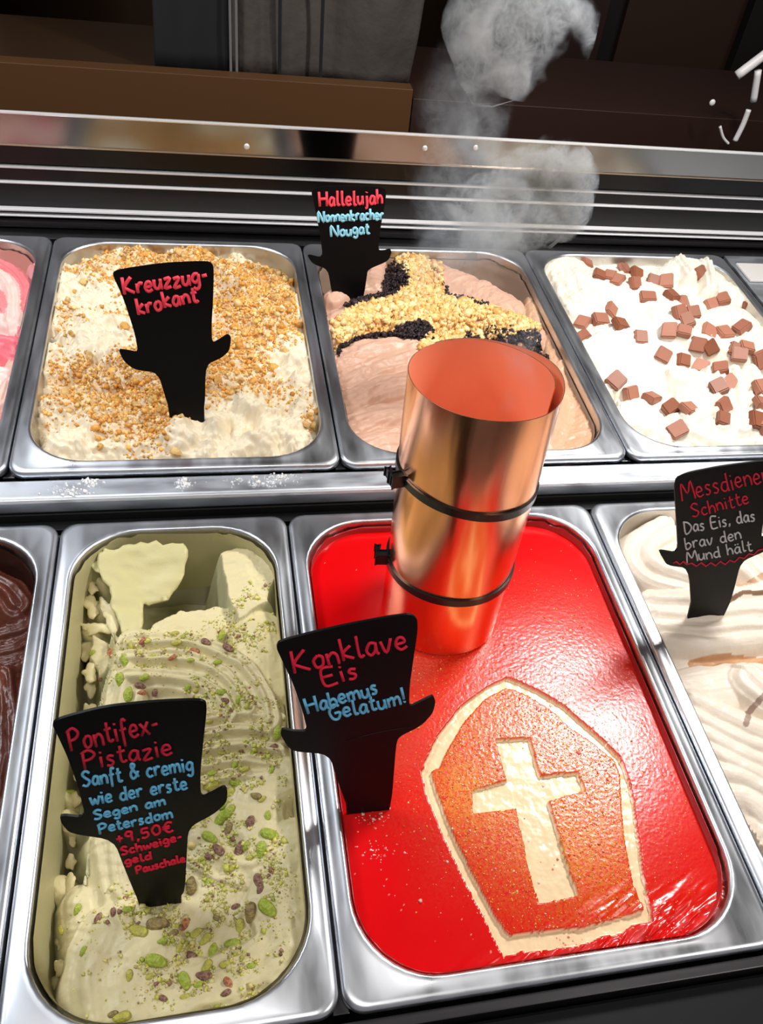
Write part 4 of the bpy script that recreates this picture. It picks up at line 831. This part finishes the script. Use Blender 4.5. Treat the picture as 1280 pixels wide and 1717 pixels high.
box('rear_panel', XL, XR, .428, .436, ZB - .004, .104, M_blackm, case)
box('slat', XL, XR, .4215, .428, .0250, .0268, M_slat, case); box('slat', XL, XR, .4215, .428, .0305, .0330, M_slat, case)
box('slat', XL, XR, .4225, .428, .0580, .0600, M_slat, case); box('slat', XL, XR, .4225, .428, .0730, .0752, M_slat, case)
box('duct_panel', XL, XR, .4245, .4285, .077, .1005, M_duct, case); box('duct_panel', XL, XR, .4255, .4285, .0608, .0722, M_duct, case)
box('duct_panel', XL, XR, .415, .4275, ZB - .003, .0225, M_duct, case, .003)
box('steel_band', XL, XR, .409, .412, .1015, .1305, M_mirror, case); box('band_edge', XL, XR, .4055, .4088, .1295, .1322, M_chrome, case, .001)
box('band_edge', XL, XR, .407, .4088, .1008, .1022, mat('brassy_edge', (.5, .40, .30), .3, 1), case, .0005)
for px, py in ((414, 246), (713, 249), (798, 248)):
    P = aty(px, py, .408); bm = bmesh.new(); bmesh.ops.create_uvsphere(bm, u_segments=16, v_segments=10, radius=.0028)
    for v in bm.verts: v.co.y *= .6; v.co += Vector((P[0], .4085, P[2]))
    me = bpy.data.meshes.new('rivet'); bm.to_mesh(me); bm.free(); me.materials.append(M_chrome); me.transform(Matrix.Translation(-case.location)); link(bpy.data.objects.new('rivet', me), case)
# pale cover right of the back row
a = at(1215, 442, ZB); b = at(1280, 475, ZB)
cv = empty('cover_plate', (XB + .52, .3, ZB)); tag(cv, 'flat grey steel cover with a pale strip, right of the chocolate square pan', 'cover')
box('sheet', XB + .508, XR, YB + .002, yb - .002, ZB - .006, ZB - .001, M_ledge, cv); box('pale_strip', XB + .512, XB + .75, .333, .372, ZB - .0005, ZB + .002, mat('pale_plastic', (.62, .60, .58), .5), cv)
box('support_rail', XB + .506, XR, YB + .002, YB + .02, ZB - .03, ZB - .0065, M_dsteel, case)
# frost on the ledge
n = 420; fr = []
while len(fr) < n:
    c = [(115, 825, 30), (310, 810, 12), (430, 808, 45), (470, 800, 25), (150, 808, 15)][RNG.integers(0, 5)]
    px = c[0] + RNG.normal() * c[2] * .6; py = c[1] + RNG.normal() * 5; P = at(px, py, ZB - .0065)
    if .015 < P[1] < YB - .002: fr.append(P)
fr = np.array(fr); sz = RNG.gamma(2, .0003, n) + .0002
M_frost = gelmat('frost', .5, .1)
tag(scatter('frost_crumbs', fr + np.array([0, 0, .0002]), sz, np.ones((n, 3)) * .8, M_frost), 'white frost crumbs on the steel step between the rows', 'frost')
# sprinkles of spilt crumbs on red surface
g = G_red; n = 260; fl = []
while len(fl) < n:
    px, py, r_ = [(630, 1430, 30), (625, 1375, 25), (980, 1590, 60), (1130, 1560, 50), (900, 1650, 60), (1100, 1300, 50), (800, 1450, 150), (950, 1250, 120), (590, 1330, 12)][RNG.integers(0, 9)]
    P = at(px + RNG.normal() * r_ * .6, py + RNG.normal() * r_ * .4, -.0095)
    if g.sample(P[0], P[1], g.sd) < -.006: fl.append((P[0], P[1], float(g.sample(P[0], P[1]))))
fl = np.array(fl); tag(scatter('ice_crystals', fl, RNG.gamma(2, .00022, n) + .0002, palette(n, [(.9, .45, .38), (.9, .65, .55), (.85, .2, .18)], .1), M_frost), 'tiny pale ice crystals on the red gelato', 'ice crystals')

g = G_red; n = 9000; xy = rejection(g, np.clip(grain * (.35 + .9 * i_), 0, 1) ** 1.3 * ~rec, n); pos = np.c_[xy, g.sample(xy[:, 0], xy[:, 1])]; sz = RNG.gamma(3, .00009, n) + .00012
M_gold = gelmat('gold_powder', .25, 0, (1500, .1, .0002), .6)
tag(scatter('glitter_powder', pos, sz, palette(n, [(.85, .42, .05), (.80, .30, .04), (.90, .20, .08), (.92, .60, .30), (.60, .10, .03)], .1), M_gold), 'orange-gold powder dusted around the mitre on the red gelato', 'powder')
# ------------------------------------------------------------------ behind the case
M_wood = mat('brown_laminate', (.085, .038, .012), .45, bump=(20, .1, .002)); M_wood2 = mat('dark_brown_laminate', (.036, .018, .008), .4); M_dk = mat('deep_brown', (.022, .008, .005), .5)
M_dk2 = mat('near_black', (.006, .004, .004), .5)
box('floor', -3, 3, -2.5, 3, -1.0, -.98, M_dk2).__setitem__('kind', 'structure')
box('counter_body', XL, XR, -.50, .43, -.978, -.162, M_dark, case)
def tagb(o, *a): return tag(o, *a)
YW = .70
pa = lambda px, py: aty(px, py, YW)
xm = pa(700, 150)[0]; xm2 = pa(1030, 150)[0]
bb = empty('back_counter', (0, YW + .15, -.98)); tag(bb, 'brown laminate counter behind the display case', 'counter')
ztop = aty(300, 124, .60)[2]
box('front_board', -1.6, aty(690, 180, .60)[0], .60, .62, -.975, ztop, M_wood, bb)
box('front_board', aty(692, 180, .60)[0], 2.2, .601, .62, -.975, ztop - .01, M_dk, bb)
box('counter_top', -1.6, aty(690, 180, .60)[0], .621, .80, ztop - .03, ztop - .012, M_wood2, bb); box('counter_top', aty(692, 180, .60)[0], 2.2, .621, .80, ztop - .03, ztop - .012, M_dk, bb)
bw = box('wall_back', -2.6, 3.0, 1.25, 1.30, -.98, 2.6, M_wood2); bw['kind'] = 'structure'
refl = empty('reflection_backdrop', (1.3, 1.0, -.98)); tag(refl, 'very dark brown tall cabinet standing in for glass reflections behind the right side of the case', 'backdrop')  # dark upright boards modelled in place of reflections in the glass
c0 = aty(770, 60, .95)[0]; c1 = aty(1010, 60, .95)[0]; c2 = aty(1040, 60, .95)[0]; c3 = aty(1235, 60, .95)[0]
box('reflection_panel', c0, c1, .95, .99, -.975, 1.2, M_dk, refl); box('reflection_gap', c1, c2, .96, .99, -.975, 1.2, M_dk2, refl); box('reflection_panel', c2, c3, .95, .99, -.975, 1.2, mat('dim_brown', (.030, .013, .008), .45), refl)
box('side_panel', c3, 3.0, .93, .99, -.975, 1.2, M_dk2, refl)  # end board, also modelled in place of reflections in the glass
lp = box('wooden_post', -1.2, aty(14, 100, .85)[0], .84, .86, -.975, 1.2, mat('dark_red_wood', (.05, .012, .008), .5)); tag(lp, 'dark reddish wooden post at the far left behind the case', 'post')
# jacket hanging behind
def cloth(name, px0, px1, pxb0, pxb1, y, zb_, zt, m, parent, fold=.006, n=40, seed=0):
    V = []; Fc = []
    for side in (0, 1):
        for j in range(n + 1):
            for i in range(n + 1):
                f = i / n; h = j / n; x = (px0 + (px1 - px0) * f) * h + (pxb0 + (pxb1 - pxb0) * f) * (1 - h); z = zb_ + (zt - zb_) * h
                d = fold * (float(fbm(np.array(f * 3 + seed), np.array(h * 5), seed, 3)) + .5 * math.sin(f * 9 + seed)) + (.008 if side else 0)
                V.append((x, y + d, z))
    N_ = (n + 1) ** 2
    for j in range(n):
        for i in range(n):
            a = j * (n + 1) + i; Fc.append((a, a + 1, a + n + 2, a + n + 1)); Fc.append((N_ + a, N_ + a + n + 1, N_ + a + n + 2, N_ + a + 1))
    for i in range(n): Fc.append((i, N_ + i, N_ + i + 1, i + 1))
    for j in range(n):
        a = j * (n + 1); Fc.append((a, a + n + 1, N_ + a + n + 1, N_ + a)); a += n; Fc.append((a, N_ + a, N_ + a + n + 1, a + n + 1))
    return mesh(name, V, Fc, m, parent, True)
YJ = .64; jk = empty('grey_jacket', (0, YJ, .2)); tag(jk, 'grey-brown quilted jacket with black side panel, hanging behind the case', 'jacket')
M_cloth = mat('grey_quilt', (.052, .042, .036), .75, bump=(60, .4, .004)); M_bcl = mat('black_cloth', (.004, .004, .005), .8)
X = lambda px, py=100: aty(px, py, YJ)[0]
zb_ = aty(400, 128, YJ)[2]; zt = .62
box('black_panel', 0, 1, 0, 1, 0, 1, M_bcl, None, 0) if False else None
cloth('side_panel', X(285, 0) + .01, X(402, 0), X(260, 120), X(385, 125), YJ, zb_, zt, M_bcl, jk, .004, 24, 1)
cloth('front_panel', X(402, 0), X(475, 0), X(388, 128), X(468, 130), YJ, zb_, zt, M_cloth, jk, .006, 24, 2)
cloth('front_panel', X(476, 0), X(760, 0), X(469, 130), X(690, 135), YJ + .003, zb_, zt, M_cloth, jk, .010, 40, 5)
for px in (401, 411): 
    V, Fc = tube_mesh([[(X(px, 0) , YJ - .010, zt), (X(px - 14, 128), YJ - .010, zb_)]], .0016, 6); mesh('piping', V, Fc, mat('grey_piping', (.16, .15, .14), .6), jk)
for px in (473, 541):
    V, Fc = tube_mesh([[(X(px, 0), YJ - .008, zt), (X(px - 5, 130), YJ - .008, zb_)]], .0022, 6); mesh('seam', V, Fc, M_bcl, jk)
# white segmented strap at the right
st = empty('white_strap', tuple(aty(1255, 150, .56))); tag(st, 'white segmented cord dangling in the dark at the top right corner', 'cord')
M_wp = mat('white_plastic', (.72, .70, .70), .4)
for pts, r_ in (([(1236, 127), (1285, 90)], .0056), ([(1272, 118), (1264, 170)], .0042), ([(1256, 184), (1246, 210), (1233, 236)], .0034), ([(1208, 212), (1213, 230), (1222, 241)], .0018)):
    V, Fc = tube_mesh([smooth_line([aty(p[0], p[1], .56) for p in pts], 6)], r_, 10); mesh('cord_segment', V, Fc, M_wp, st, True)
P = aty(1195, 172, .56); bm = bmesh.new(); bmesh.ops.create_uvsphere(bm, u_segments=16, v_segments=10, radius=.0038)  # solid dot modelled in place of a lamp's reflection
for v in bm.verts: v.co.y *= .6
me = bpy.data.meshes.new('lamp_reflection'); bm.to_mesh(me); bm.free(); me.materials.append(M_wp); kb = link(bpy.data.objects.new('lamp_reflection', me)); kb.location = P; tag(kb, 'small round white bead modelled for a lamp reflection, left of the dangling white cord', 'glint')
# room shell out of view
for nm_, a in (('wall_left', (-2.65, -2.6, -2.5, 1.3)), ('wall_right', (2.95, 3.0, -2.5, 1.3))):
    o = box(nm_, *a, -.98, 2.6, mat(nm_, (.16, .14, .13), .8)); o['kind'] = 'structure'
o = box('ceiling', -2.65, 3, -2.5, 1.3, 2.6, 2.65, mat('ceiling', (.3, .29, .28), .9)); o['kind'] = 'structure'

# ------------------------------------------------------------------ smoke
def smoke(name, label, pts, rad, dens, seed, scale=26, wisp=.9):
    """a bent sausage of smoke: mesh hull with swirling density inside"""
    P = smooth_line(pts, 5); P = [Vector(p) for p in P]; radii = []
    for i in range(len(P)):
        f = i / (len(P) - 1) * (len(rad) - 1); k = min(int(f), len(rad) - 2); radii.append((rad[k] + (rad[k + 1] - rad[k]) * (f - k)) * 1.5)
    V, Fc = tube_mesh([P], 1, 14, radii=radii)
    m = bpy.data.materials.new(name); m.use_nodes = True; N = m.node_tree.nodes; L = m.node_tree.links; N.clear()
    out = N.new('ShaderNodeOutputMaterial'); vs = N.new('ShaderNodeVolumeScatter'); vs.inputs['Color'].default_value = (.80, .86, .95, 1); vs.inputs['Anisotropy'].default_value = .2
    L.new(vs.outputs[0], out.inputs['Volume'])
    tc = N.new('ShaderNodeTexCoord'); mp = N.new('ShaderNodeMapping'); mp.inputs['Location'].default_value = (seed, seed * .7, 0); L.new(tc.outputs['Object'], mp.inputs['Vector'])
    n1 = N.new('ShaderNodeTexNoise'); n1.inputs['Scale'].default_value = scale; n1.inputs['Detail'].default_value = 3; n1.inputs['Distortion'].default_value = 1.6; L.new(mp.outputs[0], n1.inputs['Vector'])
    n2 = N.new('ShaderNodeTexNoise'); n2.inputs['Scale'].default_value = scale * 2.3; n2.inputs['Detail'].default_value = 2; n2.inputs['Distortion'].default_value = 2.5; L.new(mp.outputs[0], n2.inputs['Vector'])
    # ridged filaments: 1-|2n-1|
    def ridge_(n_, lo):
        a = N.new('ShaderNodeMath'); a.operation = 'MULTIPLY_ADD'; a.inputs[1].default_value = 2; a.inputs[2].default_value = -1; L.new(n_.outputs['Fac'], a.inputs[0])
        b = N.new('ShaderNodeMath'); b.operation = 'ABSOLUTE'; L.new(a.outputs[0], b.inputs[0])
        c = N.new('ShaderNodeMapRange'); c.inputs['From Min'].default_value = lo; c.inputs['From Max'].default_value = 0; c.inputs['To Max'].default_value = 1; L.new(b.outputs[0], c.inputs['Value']); return c
    r1 = ridge_(n1, .18); r2 = ridge_(n2, .2)
    s1 = N.new('ShaderNodeMapRange'); s1.inputs['From Min'].default_value = .47; s1.inputs['From Max'].default_value = .70; s1.inputs['To Max'].default_value = 1.3; L.new(n1.outputs['Fac'], s1.inputs['Value'])
    ad = N.new('ShaderNodeMath'); ad.operation = 'MULTIPLY_ADD'; ad.inputs[1].default_value = wisp; L.new(r2.outputs[0], ad.inputs[0]); L.new(s1.outputs[0], ad.inputs[2])
    # soft towards the hull: distance to the axis stored as an attribute is not available in volumes, so use an ellipsoid falloff
    c = sum(P, Vector()) / len(P); ex = max(abs(p.x - c.x) for p in P) + max(radii); ey = max(abs(p.y - c.y) for p in P) + max(radii); ez = max(abs(p.z - c.z) for p in P) + max(radii)
    m2 = N.new('ShaderNodeMapping'); m2.vector_type = 'POINT'; m2.inputs['Scale'].default_value = (1 / ex, 1 / ey, 1 / ez); L.new(tc.outputs['Object'], m2.inputs['Vector'])
    ln = N.new('ShaderNodeVectorMath'); ln.operation = 'LENGTH'; L.new(m2.outputs[0], ln.inputs[0])
    fo = N.new('ShaderNodeMapRange'); fo.interpolation_type = 'SMOOTHSTEP'; fo.inputs['From Min'].default_value = .66; fo.inputs['From Max'].default_value = .42; n3 = N.new('ShaderNodeTexNoise'); n3.inputs['Scale'].default_value = scale * .55; n3.inputs['Detail'].default_value = 3; n3.inputs['Distortion'].default_value = .8; L.new(mp.outputs[0], n3.inputs['Vector'])
    dl = N.new('ShaderNodeMath'); dl.operation = 'MULTIPLY_ADD'; dl.inputs[1].default_value = 3.0; dl.inputs[2].default_value = -1.5; L.new(n3.outputs['Fac'], dl.inputs[0])
    d2 = N.new('ShaderNodeMath'); d2.operation = 'ADD'; L.new(ln.outputs['Value'], d2.inputs[0]); L.new(dl.outputs[0], d2.inputs[1])
    L.new(d2.outputs[0], fo.inputs['Value'])
    mu = N.new('ShaderNodeMath'); mu.operation = 'MULTIPLY'; L.new(ad.outputs[0], mu.inputs[0]); L.new(fo.outputs[0], mu.inputs[1])
    md = N.new('ShaderNodeMath'); md.operation = 'MULTIPLY'; md.inputs[1].default_value = dens; L.new(mu.outputs[0], md.inputs[0]); L.new(md.outputs[0], vs.inputs['Density'])
    o = mesh(name, [v - c for v in V], Fc, m, None, True); o.location = c; tag(o, label, 'smoke', None, 'stuff'); return o
q = lambda px, py, y: tuple(aty(px, py, y))
smoke('smoke_puff', 'grey smoke puff curling at the top of the frame', [q(790, -20, .16), q(850, 40, .16), q(890, 90, .16), q(900, 150, .16)], [.02, .032, .034, .012], 30, 3.1)
smoke('smoke_column', 'thin column of smoke rising from the copper tube', [tuple(T0 - AX * .03), tuple(T0 + Vector((-.0, .03, .02))), q(780, 400, .06), q(770, 250, .12), q(780, 130, .15), q(820, 20, .16)], [.024, .024, .026, .026, .028, .03], 7, 7.7)
smoke('smoke_wisp', 'smoke wisp drifting in front of the steel slats, above the tube', [q(760, 390, .12), q(850, 350, .14), q(920, 320, .15), q(960, 345, .15), q(985, 350, .15)], [.018, .024, .028, .02, .008], 48, 5.3)
smoke('smoke_curl', 'narrow smoke curl crossing the steel band', [q(890, 250, .15), q(915, 285, .15), q(950, 320, .15)], [.007, .011, .012], 90, 9.3, 40)
